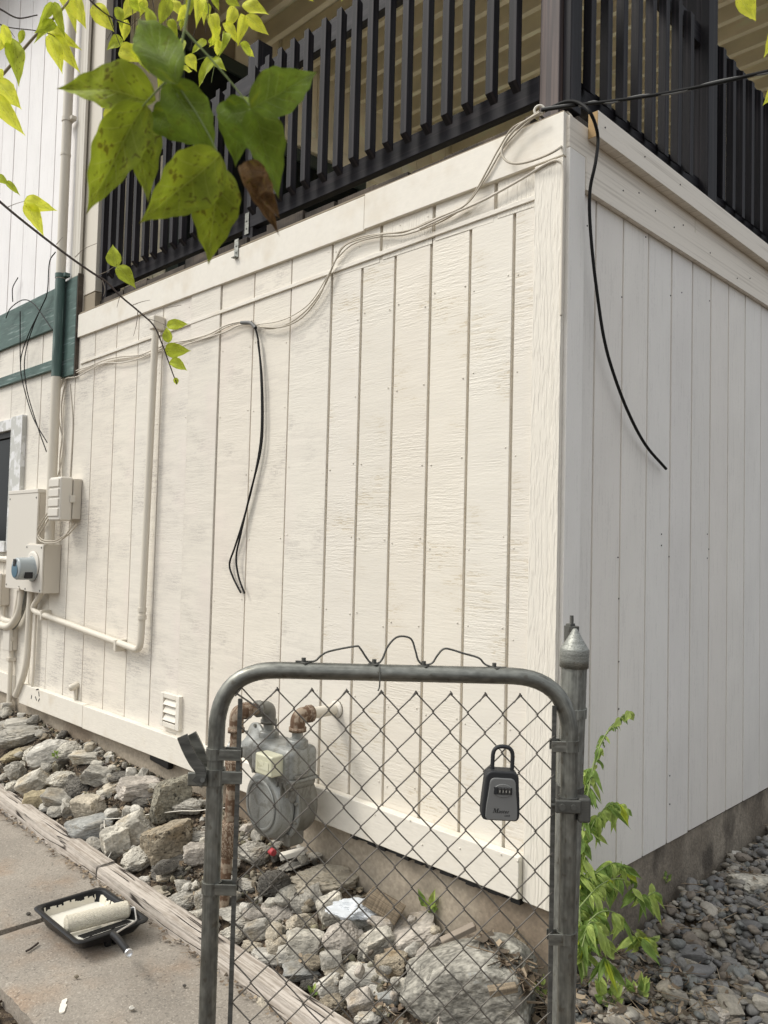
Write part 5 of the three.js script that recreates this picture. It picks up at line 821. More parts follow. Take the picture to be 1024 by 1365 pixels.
// stones surveyed from the picture: [x, y, width, height, tint, shape, roll]
const LIST = [
  [25, 977, 62, 34, 'grey', 'lump', 0.15], [34, 960, 50, 16, 'grey', 'block', 0.1], [6, 968, 24, 22, 'grey', 'lump', 0], [22, 1004, 34, 20, 'yellow', 'lump', 0.3], [66, 1000, 46, 36, 'white', 'block', 0.35], [45, 1002, 24, 22, 'pale', 'lump', 0], [93, 997, 30, 24, 'pale', 'lump', 0.2], [78, 1020, 16, 18, 'olive', 'lump', 0], [46, 1041, 38, 30, 'pale', 'block', 0.5], [81, 1036, 36, 26, 'pale', 'lump', 0.3], [62, 1022, 20, 16, 'grey', 'lump', 0], [20, 1026, 28, 28, 'grey', 'lump', 0.5], [22, 1045, 26, 18, 'pale', 'lump', 0], [118, 1007, 44, 20, 'pale', 'block', 0.1], [129, 1029, 36, 28, 'grey', 'block', -0.3], [103, 1046, 34, 26, 'dark', 'lump', 0], [51, 1062, 32, 22, 'yellow', 'block', 0.2], [81, 1063, 44, 24, 'grey', 'block', -0.25], [60, 1075, 16, 14, 'white', 'lump', 0], [76, 1079, 22, 16, 'grey', 'block', 0], [97, 1077, 26, 18, 'grey', 'block', 0.15], [119, 1073, 38, 32, 'tan', 'block', 0.1],
  [150, 1048, 28, 16, 'tan', 'block', 0.3], [184, 1046, 48, 32, 'pink', 'block', -0.1], [228, 1056, 46, 54, 'olive', 'block', 0.06], [163, 1034, 32, 18, 'dark', 'lump', 0], [144, 1040, 17, 13, 'grey', 'lump', 0], [252, 1073, 38, 24, 'grey', 'lump', 0.2], [119, 1099, 58, 32, 'blue', 'block', 0.05], [181, 1101, 42, 40, 'pale', 'block', 0.55], [155, 1117, 36, 42, 'pale', 'block', 0.25], [223, 1117, 60, 56, 'brown', 'block', 0.1], [184, 1140, 44, 32, 'pale', 'lump', 0.4], [126, 1126, 28, 28, 'grey', 'lump', 0], [158, 1082, 20, 16, 'tan', 'lump', 0], [172, 1081, 16, 18, 'pale', 'lump', 0], [236, 1153, 60, 20, 'dark', 'lump', 0.22], [262, 1110, 38, 18, 'grey', 'block', 0.2], [265, 1133, 34, 28, 'pink', 'block', 0.1], [192, 1068, 28, 16, 'dark', 'lump', 0], [140, 1056, 22, 14, 'pale', 'block', 0],
  [216, 1186, 40, 14, 'tan', 'lump', 0.2], [219, 1168, 28, 14, 'tan', 'lump', 0.2], [252, 1178, 36, 18, 'grey', 'block', -0.2], [245, 1197, 44, 30, 'grey', 'lump', 0.1], [270, 1195, 22, 28, 'grey', 'lump', 0], [263, 1219, 26, 20, 'pale', 'block', 0.1], [192, 1173, 18, 16, 'white', 'lump', 0],
  [324, 1213, 66, 28, 'grey', 'lump', 0], [374, 1211, 46, 24, 'pink', 'lump', 0], [311, 1243, 38, 26, 'pale', 'lump', 0], [346, 1237, 34, 26, 'grey', 'block', 0.3], [401, 1226, 38, 32, 'tan', 'lump', 0.2], [374, 1238, 24, 20, 'pale', 'lump', 0], [370, 1256, 28, 24, 'tan', 'block', 0.2], [408, 1253, 46, 36, 'pale', 'block', -0.05], [386, 1270, 36, 26, 'grey', 'block', 0.1], [358, 1272, 42, 22, 'white', 'block', -0.1], [336, 1261, 30, 20, 'tan', 'lump', 0], [404, 1291, 50, 24, 'blue', 'block', 0], [411, 1311, 20, 16, 'dark', 'lump', 0], [437, 1312, 34, 30, 'white', 'block', 0.3], [446, 1336, 38, 30, 'brown', 'lump', 0], [358, 1340, 42, 38, 'tan', 'lump', 0.4], [392, 1358, 44, 26, 'pale', 'lump', 0.3],
  [338, 1132, 44, 34, 'grey', 'lump', 0], [368, 1170, 44, 36, 'dark', 'lump', 0], [434, 1167, 80, 46, 'tan', 'lump', 0], [418, 1191, 30, 32, 'grey', 'block', 0.4], [441, 1207, 34, 36, 'pale', 'block', 0.4], [386, 1186, 38, 20, 'pale', 'lump', 0.2], [406, 1144, 56, 15, 'grey', 'lump', 0.25], [330, 1178, 32, 18, 'grey', 'lump', 0], [300, 1150, 36, 26, 'grey', 'lump', 0], [400, 1203, 22, 20, 'grey', 'block', 0],
  [459, 1248, 50, 48, 'pink', 'lump', 0.2], [484, 1230, 36, 22, 'grey', 'lump', 0], [500, 1251, 44, 34, 'pale', 'block', 0.2], [546, 1240, 66, 34, 'pink', 'block', 0.28], [574, 1262, 24, 42, 'pink', 'block', -0.75], [520, 1283, 46, 30, 'brown', 'block', 0.25], [492, 1298, 56, 26, 'white', 'block', -0.1], [561, 1286, 28, 28, 'grey', 'lump', 0], [451, 1289, 38, 24, 'tan', 'lump', 0], [484, 1334, 36, 34, 'pink', 'block', 0.3], [552, 1321, 34, 22, 'white', 'block', 0.1], [518, 1331, 26, 20, 'blue', 'block', 0], [526, 1318, 16, 13, 'dark', 'block', 0], [493, 1358, 38, 28, 'white', 'lump', 0], [514, 1346, 24, 16, 'pale', 'lump', 0.3], [466, 1312, 26, 22, 'grey', 'block', 0.3], [594, 1347, 46, 38, 'pink', 'block', 0.05], [642, 1360, 44, 22, 'grey', 'lump', 0], [487, 1270, 20, 20, 'grey', 'lump', 0], [472, 1288, 24, 20, 'pale', 'lump', 0], [300, 1182, 26, 22, 'tan', 'lump', 0], [285, 1208, 24, 24, 'grey', 'lump', 0], [282, 1232, 22, 20, 'pale', 'lump', 0],
];
const fwd = V(0, 0, -1).applyEuler(camera.rotation);
function survey(px, py, w, h, lift) { const p0 = groundHit(px, py + h * 0.15, lift); const d = p0.clone().sub(eye).dot(fwd), k = d / FOC; return [p0, w * k, h * k, d]; }
LIST.forEach(([px, py, w, h, tint, shape, roll], i) => {
  let [p, W, Hh] = survey(px, py, w, h, 0.03); const el = 0.40; const dep = W * (0.62 + rk() * 0.25); let hh = Math.max((Hh - dep * Math.sin(el) * 0.75) / Math.cos(el), Hh * 0.5);
  hh *= 1.25; W *= 1.17; [p] = survey(px, py, w, h, hh * 0.38);
  if (p.z < dep * 0.42 && p.x < 0) p.z = dep * 0.42;
  if (p.z > 0.36 - dep * 0.3 && i !== 61 && p.x < 0 && py < 1330) p.z = Math.min(p.z, TIMBER_Z(p.x) - 0.05 - dep * 0.25);
  const yaw = YAW + (rk() - 0.5) * 0.7; const g = big[shape][Math.floor(rk() * 9)];
  placeStone(bed, 'rock', g, M.rk[tint], p, [W, hh, dep], yaw, (rk() - 0.5) * 0.4 + 0.1, roll + (rk() - 0.5) * 0.1);
  raise(p.x, p.z, W * 0.5, dep * 0.5, p.y, hh);
});
// the loose fill between them
const tints = ['pale', 'grey', 'pale', 'tan', 'grey', 'pink', 'dark', 'brown', 'white', 'grey'];
for (let n = 0, k = 0; n < 190 && k < 6000; k++) {
  const x = -4.9 + Math.pow(rk(), 0.85) * 4.85, z = 0.03 + rk() * 0.34; const s = 0.03 + 0.05 * Math.pow(rk(), 1.7) + 0.02 * smooth(-2, -5, x);
  const y = rest(x, z, s / 2, s / 2); if (y - groundY(x, z) > 0.05) continue;
  const sz = [s * (0.9 + rk() * 0.5), s * (0.55 + rk() * 0.35), s * (0.7 + rk() * 0.3)];
  const geo = small[rk() < 0.55 ? 'block' : 'lump'][Math.floor(rk() * 9)];
  placeStone(bed, 'rock', geo, M.rk[tints[Math.floor(rk() * 10)]], V(x, y + sz[1] * 0.25, z), sz, rk() * 6.28, (rk() - 0.5) * 0.8, (rk() - 0.5) * 0.8);
  raise(x, z, sz[0] / 2, sz[2] / 2, y + sz[1] * 0.25, sz[1]); n++;
}
{ // chips and crumbs
  const geo = stoneGeo(7, 'lump', 1, 0.1), N = 4200, im = new THREE.InstancedMesh(geo, M.rk.pale, N), m4 = new THREE.Matrix4(), q = new THREE.Quaternion(), c = new THREE.Color(); let n = 0;
  for (let k = 0; k < 20000 && n < N; k++) { const x = -5 + rk() * 5.1, z = 0.005 + rk() * (TIMBER_Z(x) - 0.05); const s = 0.006 + 0.018 * Math.pow(rk(), 2.2); const y = rest(x, z, 0.012, 0.012); if (y - groundY(x, z) > 0.03) continue;
    q.setFromEuler(new THREE.Euler(rk() * 6, rk() * 6, rk() * 6)); m4.compose(V(x, y + s * 0.2, z), q, V(s * 1.3, s, s)); im.setMatrixAt(n, m4); const t = 0.12 + 0.6 * Math.pow(rk(), 1.5); im.setColorAt(n, c.setRGB(t, t * (0.9 + rk() * 0.1), t * (0.74 + rk() * 0.2))); n++; }
  im.count = n; im.name = 'stone_chips'; im.userData.kind = 'stuff'; bed.add(im);
}
// single large stones
function loneStone(label, px, py, w, h, tint, shape, gi, o = {}) {
  let [p, W, Hh] = survey(px, py, w, h, 0.03); const dep = W * (o.dep ?? 0.8), hh = o.h ?? Math.max((Hh - dep * 0.3) / 0.92, Hh * 0.5); [p] = survey(px, py, w, h, hh * 0.4); if (o.at) p.copy(o.at);
  const t = thing(o.name ?? 'stone', label, o.cat ?? 'stone', p); t.rotation.y = YAW + (o.yaw ?? 0); const m = mesh('body', o.geo ?? big[shape][gi], M.rk[tint], t); m.scale.set(W, hh, dep); m.rotation.set(o.tx ?? 0, 0, o.tz ?? 0); raise(p.x, p.z, W / 2, dep / 2, p.y, hh); return t;
}
{
  const bg = stoneGeo(219, 'lump', 40, 0.06, 0.15);
  const c = V(-0.17, 0.135, 0.185);
  loneStone('large rough grey boulder lying inside the gate beside the corner of the foundation', 650, 1295, 176, 120, 'moss', 'lump', 0, { name: 'boulder', cat: 'boulder', geo: bg, at: c, h: 0.27, dep: 0.72, yaw: -0.15, tx: 0.25, tz: 0.25 });
  loneStone('flat pale grey stone slab half under the green sapling', 806, 1299, 54, 26, 'grey', 'block', 3, { h: 0.07, dep: 0.7, tz: -0.35, tx: 0.2, yaw: -0.4 });
  loneStone('pale flat topped limestone block on the river gravel near the photo edge', 1002, 1172, 62, 36, 'pale', 'block', 1, { h: 0.075, dep: 0.7, yaw: 0.2, tz: -0.1 });
  loneStone('pale broken stone lying on gravel against the side foundation', 989, 1142, 34, 20, 'white', 'block', 5, { h: 0.045, dep: 0.8, tz: -0.2 });
  loneStone('square cut pale tan stone block half sunk in the gravel at the photo bottom', 955, 1352, 52, 36, 'pink', 'block', 7, { h: 0.075, dep: 0.85, yaw: 0.3 });
  loneStone('rounded pale pink stone on the gravel at the far photo edge', 1020, 1148, 30, 26, 'pink', 'lump', 2, { h: 0.05 });
}

// ------------------------------------------------------------------ river gravel along the side wall
{
  const gravel = struct(thing0('gravel_bed')), gr = rng(515), peb = []; for (let k = 0; k < 8; k++) peb.push(stoneGeo(k + 301, 'pebble', 4, 0.10));
  const seen = (x, z) => { const p = V(x, 0.15, z).project(camera); return p.x > 0.44 && p.x < 1.06 && p.y > -1.1 && p.y < 0.2; };
  const cand = []; for (let k = 0; k < 60000; k++) { const x = 0.015 + gr() * 1.5, z = -2.9 + gr() * 3.3; if (!seen(x, z)) continue; cand.push([x, z]); }
  const N = 2600, im = new THREE.InstancedMesh(stoneGeo(333, 'pebble', 2, 0.1), M.pb[0].clone(), N), m4 = new THREE.Matrix4(), q = new THREE.Quaternion(), c = new THREE.Color(); im.material.color.setRGB(1, 1, 1);
  let n = 0, i = 0;
  const tintOf = () => { const b = M.pb[Math.floor(Math.pow(gr(), 1.3) * 7)].color; return b; };
  for (; n < N && i < cand.length - 2000; i++) { const [x, z] = cand[i], s = 0.014 + 0.022 * Math.pow(gr(), 1.5), y = rest(x, z, s * 0.5, s * 0.5); if (y - groundY(x, z) > 0.03) continue;
    q.setFromEuler(new THREE.Euler((gr() - .5) * 1.2, gr() * 6.28, (gr() - .5) * 1.2)); const sz = [s * (1.1 + gr() * 0.5), s * (0.55 + gr() * 0.3), s]; m4.compose(V(x, y + sz[1] * 0.3, z), q, V(...sz)); im.setMatrixAt(n, m4); const t = tintOf(); im.setColorAt(n, c.copy(t).multiplyScalar(0.8 + gr() * 0.5)); raise(x, z, sz[0] / 2, sz[2] / 2, y + sz[1] * 0.25, sz[1]); n++; }
  im.count = n; im.name = 'small_pebbles'; im.userData.kind = 'stuff'; gravel.add(im);
  let b = 0; for (; b < 290 && i < cand.length; i++) { const [x, z] = cand[i]; const near = smooth(-2.2, 0, z); if (gr() > 0.35 + 0.65 * near) continue; const s = 0.025 + 0.042 * Math.pow(gr(), 2.6), y = rest(x, z, s * 0.5, s * 0.5); if (y - groundY(x, z) > 0.055) continue;
    const sz = [s * (1.1 + gr() * 0.55), s * (0.5 + gr() * 0.3), s * (0.8 + gr() * 0.25)]; placeStone(gravel, 'pebble', gr() < 0.28 ? small[gr() < 0.5 ? 'lump' : 'block'][Math.floor(gr() * 9)] : peb[Math.floor(gr() * 8)], M.pb[Math.floor(Math.pow(gr(), 1.3) * 7)], V(x, y + sz[1] * 0.3, z), sz, gr() * 6.28, (gr() - .5) * 0.7, (gr() - .5) * 0.7); raise(x, z, sz[0] / 2, sz[2] / 2, y + sz[1] * 0.28, sz[1]); b++; }
}
// ------------------------------------------------------------------ leaf litter, twigs and rubbish
{
  const lit = thing0('leaf_litter'); lit.userData.kind = 'stuff'; lit.userData.label = 'dry leaves and twigs scattered over soil, stones and path edge';
  const lr = rng(616), geo = new THREE.PlaneGeometry(1, 1, 3, 2); { const p = geo.attributes.position; for (let i = 0; i < p.count; i++) { const x = p.getX(i), y = p.getY(i); p.setZ(i, x * x * 0.9 - y * 0.15); p.setY(i, y * (1 - 1.6 * x * x)); } geo.computeVertexNormals(); }
  const tw = new THREE.CylinderGeometry(0.5, 0.35, 1, 5).rotateZ(Math.PI / 2);
  const scatter = (g, mat, N, where, size, flat) => { const im = new THREE.InstancedMesh(g, mat, N), m4 = new THREE.Matrix4(), q = new THREE.Quaternion(); let n = 0; for (let k = 0; k < N * 6 && n < N; k++) { const w = where(); if (!w) continue; const [x, y, z] = w, s = size(); q.setFromEuler(new THREE.Euler((lr() - .5) * flat - (g === geo ? Math.PI / 2 : 0), 0, (lr() - .5) * flat)); q.premultiply(new THREE.Quaternion().setFromAxisAngle(V(0, 1, 0), lr() * 6.28)); m4.compose(V(x, y + s[1] * 0.3 + 0.002, z), q, V(...s)); im.setMatrixAt(n++, m4); } im.count = n; im.name = 'litter'; im.userData.kind = 'stuff'; lit.add(im); };
  const hy = (x, z) => { const i = Math.floor((x - HX0) / HC), j = Math.floor((z - HZ0) / HC); return i >= 0 && j >= 0 && i < HN && j < HM ? hf[j * HN + i] : groundY(x, z); };
  const bedSpot = () => { const x = -4.6 + lr() * 4.6, z = 0.02 + lr() * 0.36; return hy(x, z) - groundY(x, z) < 0.03 ? [x, hy(x, z), z] : null; };
  const boulderSpot = () => { const x = -0.2 + Math.pow(lr(), 0.6) * 0.28, z = 0.0 + lr() * 0.2; return [x, hy(x, z), z]; };
  const sideSpot = () => { const x = 0.02 + lr() * 0.9, z = 0.3 - Math.pow(lr(), 1.1) * 2.6; return [x, hy(x, z) - 0.004, z]; };
  const sapSpot = () => { const x = 0.0 + lr() * 0.4, z = 0.25 - lr() * 0.6; return [x, hy(x, z), z]; };
  const edgeSpot = () => { const x = -5 + lr() * 5.2; return [x, lr() < 0.6 ? 0.001 : -0.02, TIMBER_Z(x) + 0.052 + Math.abs(lr() + lr() - 1) * 0.05]; };
  const lowSpot = () => { const x = -2.2 + lr() * 2.6, z = 1.14 + lr() * 0.5; return [x, groundY(x, z), z]; };
  M.litter.forEach((m, i) => {
    scatter(geo, m, 260, bedSpot, () => { const s = 0.012 + lr() * 0.022; return [s, s * 0.7, s]; }, 1.2);
    scatter(tw, m, 160, bedSpot, () => [0.03 + lr() * 0.07, 0.002 + lr() * 0.002, 0.003], 0.5);
    scatter(geo, m, 34, boulderSpot, () => { const s = 0.02 + lr() * 0.035; return [s, s * 0.6, s]; }, 1.4);
    scatter(tw, m, 40, boulderSpot, () => [0.04 + lr() * 0.1, 0.003 + lr() * 0.003, 0.004], 0.6);
    scatter(geo, m, 170, sideSpot, () => { const s = 0.008 + lr() * 0.018; return [s * 1.4, s * 0.5, s]; }, 1.6);
    scatter(tw, m, 200, sideSpot, () => [0.03 + lr() * 0.09, 0.002 + lr() * 0.002, 0.003], 0.4);
    scatter(geo, m, 70, sapSpot, () => { const s = 0.012 + lr() * 0.02; return [s * 1.5, s * 0.5, s]; }, 1.6);
    scatter(tw, m, 40, sapSpot, () => [0.05 + lr() * 0.1, 0.003, 0.003], 0.5);
    scatter(geo, m, 110, edgeSpot, () => { const s = 0.008 + lr() * 0.014; return [s, s * 0.7, s]; }, 1);
    scatter(tw, m, 60, edgeSpot, () => [0.02 + lr() * 0.05, 0.002, 0.002], 0.4);
    scatter(geo, m, 260, lowSpot, () => { const s = 0.02 + lr() * 0.04; return [s, s * 0.5, s]; }, 1.3);
    scatter(tw, m, 60, lowSpot, () => [0.04 + lr() * 0.1, 0.003, 0.003], 0.5);
  });
  // single twigs and stones on the slabs
  const twig = (label, list, r, m = M.bark) => { const p = list.map(([x, y]) => { const h = H(x, y, 0.004); return h; }); const t = thing('twig', label, 'twig', p[0]); wmesh('stick', tube(p, r, 6), m, t); };
  twig('short dark twig lying on the front slab near the joint', [[35, 1268], [42, 1264], [51, 1257]], 0.004);
  twig('thin curved dry twig along the timber beside the upper slab', [[60, 1100], [75, 1108], [90, 1118], [100, 1128]], 0.0022, M.barkPale);
  const crumb = (label, px, py, s, m) => { const h = H(px, py, s * 0.3), t = thing('pebble', label, 'pebble', h); const q = mesh('body', small.lump[3], m, t); q.scale.set(s, s * 0.7, s * 0.8); };
  crumb('small dark bead of soil on the front slab near the tray', 102, 1302, 0.018, M.rk.brown); crumb('small dark bit on the front slab near the gate tube', 246, 1314, 0.014, M.rk.dark); crumb('small white stone chip on the front slab near the photo bottom', 176, 1344, 0.022, M.rk.white); crumb('dark dry seed beside the tray on the upper slab', 38, 1218, 0.02, M.rk.dark);
  { const h = H(84, 1340, 0.0), t = thing('paint_splash', 'dried white paint splash on the front slab near the photo bottom', 'paint splash', V(h.x, -0.0035, h.z)); const s = new THREE.Shape(); for (let k = 0; k <= 24; k++) { const a = k / 24 * 6.283, rr = 0.024 * (0.3 + 1.1 * n3(Math.cos(a) * 2 + 5, Math.sin(a) * 2, 3)); k ? s.lineTo(Math.cos(a) * rr * 1.4, Math.sin(a) * rr * 0.6) : s.moveTo(rr * 1.4, 0); } mesh('film', boxUV(new THREE.ExtrudeGeometry(s, { depth: 0.004, bevelEnabled: false }).rotateX(-Math.PI / 2).rotateY(-0.5)), M.smooth, t); }
  // rubbish among the rocks
  const onRock = (px, py, lift = 0.05) => groundHit(px, py, lift);
  { const p = onRock(365, 1136, 0.075), t = thing('bottle_cap', 'red plastic cap lying on the rocks below the gas meter', 'cap', p); const g = lathe(V(-0.02, 0, 0), V(1, 0.1, 0.3), [[0, 0], [0.014, 0], [0.0145, 0.012], [0.013, 0.034], [0.010, 0.036], [0, 0.036]], 18); mesh('cap', g, M.redPlastic, t); }
  { const p = onRock(477, 1212, 0.085), t = thing('plastic_bag', 'crumpled clear white plastic bag among the rocks behind the gate mesh', 'plastic bag', p); t.rotation.y = YAW; const g = new THREE.IcosahedronGeometry(1, 14); const a = g.attributes.position; for (let i = 0; i < a.count; i++) { const v = V(a.getX(i), a.getY(i), a.getZ(i)), k = 1 + 0.7 * (n3(v.x * 2.2 + 3, v.y * 2.2, v.z * 2.2) - 0.5) + 0.35 * Math.abs(n3(v.x * 6, v.y * 6 + 4, v.z * 6) - 0.5); a.setXYZ(i, v.x * 0.085 * k, v.y * 0.03 * k, v.z * 0.055 * k); } g.deleteAttribute('uv'); const q = toCreasedNormals(mergeVertices((g.deleteAttribute('normal'), g), 1e-5), 0.6); boxUV(q); mesh('film', q, M.bag, t); }
  const plank = (label, px, py, w, h, m, yaw, tz, lift = 0.05) => { const p = onRock(px, py, lift), d = p.clone().sub(eye).dot(fwd) / FOC, t = thing('wood_scrap', label, 'wood scrap', p); t.rotation.y = YAW + yaw; const g = new RoundedBoxGeometry(w * d, h * d, h * d * 1.4, 3, 0.003); const a = g.attributes.position; for (let i = 0; i < a.count; i++) { const x = a.getX(i), y = a.getY(i), z = a.getZ(i); a.setXYZ(i, x + 0.02 * (n3(y * 80, z * 80, 3) - 0.5), y + 0.012 * (n3(x * 30, z * 60, 1) - 0.5), z + 0.012 * (n3(x * 30, y * 60, 7) - 0.5)); } g.computeVertexNormals(); boxUV(g); const q = mesh('body', g, m, t); q.rotation.z = tz; };
  plank('splintered tan wood chunk leaning on the foundation beside the plastic bag', 512, 1206, 50, 18, M.brokenWood, -0.3, -0.4, 0.10);
  plank('thin dry stick of bark resting between the boulder and the foundation', 612, 1244, 50, 7, M.barkPale, 0.2, 0.35, 0.12);
  plank('torn pale wood splinter wedged behind the boulder at the foundation', 693, 1252, 26, 10, M.brokenWood, -0.3, -0.6, 0.16);
  plank('flat brown bark piece lying on top of the boulder', 672, 1318, 38, 9, M.brokenWood, 0.1, 0.2, 0.20);
  plank('white curled scrap standing on the rocks below the gas meter', 392, 1137, 34, 7, M.smooth, 0, 0.3, 0.075);
  { const p = (list, l) => list.map(([x, y]) => groundHit(x, y, l)); const t = thing('string', 'white string lying across the rocks beside the gate tube', 'string', groundHit(278, 1080, 0.06)); wmesh('strand', tube(p([[140, 1092], [170, 1090], [196, 1086], [214, 1084], [240, 1081], [262, 1081], [278, 1079], [320, 1075]], 0.075), 0.0022, 6), M.smooth, t);
    const t2 = thing('string', 'white cord drooping from the rocks onto the timber', 'string', groundHit(145, 1130, 0.06)); wmesh('strand', tube(p([[139, 1094], [140, 1104], [149, 1110], [151, 1122], [149, 1134], [144, 1145], [146, 1150], [155, 1155], [165, 1158]], 0.08), 0.0022, 6), M.smooth, t2); }
}

// ------------------------------------------------------------------ leaves, branches, plants
function bladeGeo(seed, tooth = 0, fold = 0.25, curl = 0.2, wide = 0.42, N = 12, K = 6) {
  const r = rng(seed), P = [], I = [], U = []; const ph = r() * 9;
  for (let i = 0; i <= N; i++) { const t = i / N; let w = Math.pow(Math.sin(Math.PI * Math.pow(t, 0.70)), 0.72); w *= 1 - 0.25 * smooth(0.35, 0.8, t) - 0.55 * smooth(0.72, 1, t);
    for (let k = 0; k <= K; k++) { const s = k / K * 2 - 1, edge = Math.abs(s) > 0.99 ? 1 : 0; let x = s * w * 0.5 + (edge ? Math.sign(s) * tooth * (0.5 - Math.abs(((t * 5 + ph + s * 0.3) % 1) - 0.5)) * Math.sin(Math.PI * t) : 0);
      const z = fold * Math.abs(s) * w * 0.35 - curl * t * t + 0.05 * Math.sin(t * 7 + s * 2 + ph) * w; P.push(x, t, z); U.push(0.5 + s * 0.5, t); } }
  for (let i = 0; i < N; i++) for (let k = 0; k < K; k++) { const a = i * (K + 1) + k; I.push(a, a + 1, a + K + 1, a + 1, a + K + 2, a + K + 1); }
  const g = new THREE.BufferGeometry(); g.setAttribute('position', new THREE.Float32BufferAttribute(P, 3)); g.setAttribute('uv', new THREE.Float32BufferAttribute(U, 2)); g.setIndex(I); g.computeVertexNormals(); return g;
}
const blades = [0, 1, 2, 3, 4, 5].map((k) => bladeGeo(k + 5, 0.05 + 0.03 * (k % 2), 0.2 + 0.06 * k, 0.06 + 0.05 * k)), nearBlades = [0, 1, 2, 3].map((k) => bladeGeo(k + 55, 0.09, 0.20 + 0.10 * k, 0.06 + 0.05 * k, 0.42, 40, 14));
const br = rng(717);
// a leaf from its stalk end to its tip, facing roughly along n
function putLeaf(parent, a, b, w, n, mat, geo) {
  const y = b.clone().sub(a), L = y.length(); y.normalize(); const z = n.clone().addScaledVector(y, -n.dot(y)).normalize(), x = y.clone().cross(z);
  const m = mesh('leaf', geo, mat, parent); m.matrix.identity(); const R = new THREE.Matrix4().makeBasis(x, y, z); m.quaternion.setFromRotationMatrix(R); parent.updateWorldMatrix(true, false); m.position.copy(a).sub(parent.position); m.scale.set(w, L, L); return m;
}
const toEye = (p, j = 0.5) => eye.clone().sub(p).normalize().add(V((br() - .5) * j, (br() - .5) * j + 0.25, (br() - .5) * j)).normalize();
function branch(label, start) { return thing('tree_branch', label, 'branch', start); }
function leafPx(parent, a, b, wpx, d, mat, geos = blades, dd = 0.05, j = 0.7) { const A = D(a[0], a[1], d + (br() - .5) * dd), B = D(b[0], b[1], d + (br() - .5) * dd - 0.0), w = wpx * d / FOC; return putLeaf(parent, A, B, w, toEye(A, j), mat, geos[Math.floor(br() * geos.length)]); }
function twigPx(parent, list, d, r, mat = M.bark) { const p = list.map(([x, y, dd]) => D(x, y, d + (dd ?? 0))); return wmesh('twig', polyTube(new THREE.CatmullRomCurve3(p).getPoints(list.length * 5), typeof r === 'function' ? r : (t) => lerp(r, r * 0.5, t), 7), mat, parent); }
{ // big spray close to the camera
  const d = 0.60, b = branch('spray of big spotted leaves hanging close in front of the railing', D(232, 100, d));
  twigPx(b, [[262, -60], [256, -20], [246, 40], [234, 96], [230, 112], [238, 130]], d, 0.0012, M.stemGreen); twigPx(b, [[234, 96], [212, 118], [190, 142]], d, 0.0009, M.stemGreen); twigPx(b, [[236, 112], [270, 165], [292, 212], [290, 238]], d, 0.0009, M.stemGreen); twigPx(b, [[246, 40], [300, 100], [340, 150]], d, 0.0009, M.stemGreen);
  const near = (a, e, w, m = M.leafNear, o = 0) => leafPx(b, a, e, w * 0.84, d + o, m, nearBlades, 0.03, 0.5);
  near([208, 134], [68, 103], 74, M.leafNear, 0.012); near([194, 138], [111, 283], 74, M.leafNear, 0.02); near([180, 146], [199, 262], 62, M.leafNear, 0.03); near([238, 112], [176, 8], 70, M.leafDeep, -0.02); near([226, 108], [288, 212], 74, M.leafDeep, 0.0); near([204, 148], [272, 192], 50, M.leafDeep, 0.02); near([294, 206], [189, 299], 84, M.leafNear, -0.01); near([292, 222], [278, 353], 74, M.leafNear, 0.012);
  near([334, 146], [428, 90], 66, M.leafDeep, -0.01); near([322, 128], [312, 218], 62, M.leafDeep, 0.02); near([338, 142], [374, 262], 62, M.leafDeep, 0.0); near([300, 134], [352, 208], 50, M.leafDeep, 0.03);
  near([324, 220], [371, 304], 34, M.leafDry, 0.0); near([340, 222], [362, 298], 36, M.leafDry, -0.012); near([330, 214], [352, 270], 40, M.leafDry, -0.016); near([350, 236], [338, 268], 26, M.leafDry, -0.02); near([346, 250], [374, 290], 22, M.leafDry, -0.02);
}
{ // long thin twig crossing low
  const d = 1.75, b = branch('thin dark twig slanting across the green trim with a few lit leaves', D(95, 345, d));
  twigPx(b, [[-40, 232], [0, 269], [40, 302], [95, 344], [130, 368], [140, 374], [160, 394], [186, 416], [205, 434], [216, 458], [224, 480], [232, 502], [236, 512]], d, (t) => lerp(0.0030, 0.0011, t));
  for (const l of [[[8, 277], [20, 272], [33, 268]], [[75, 326], [84, 316]], [[100, 343], [112, 332], [130, 324]], [[130, 367], [142, 362], [153, 355]], [[136, 371], [140, 386], [138, 395]], [[160, 394], [156, 410]], [[176, 407], [190, 402], [200, 400]], [[184, 414], [182, 432], [178, 448]], [[190, 420], [212, 412], [242, 407]], [[194, 424], [208, 428], [222, 434]]]) twigPx(b, l, d, 0.0009, M.barkPale);
  const L = (a, e, w, m = M.leafSun) => leafPx(b, a, e, w, d, m, blades, 0.02, 0.5);
  L([32, 268], [73, 279], 21); L([35, 271], [58, 311], 20); L([154, 356], [149, 324], 20, M.leafMid); L([157, 354], [181, 383], 20, M.leafMid); L([222, 434], [251, 431], 15, M.leafMid); L([225, 457], [221, 434], 13, M.leafMid); L([220, 466], [253, 468], 20, M.leafMid); L([226, 482], [250, 490], 17, M.leafMid); L([234, 503], [236, 514], 7, M.leafMid); L([-4, 236], [10, 243], 12, M.leafMid); L([8, 242], [26, 258], 9, M.leafMid);
}
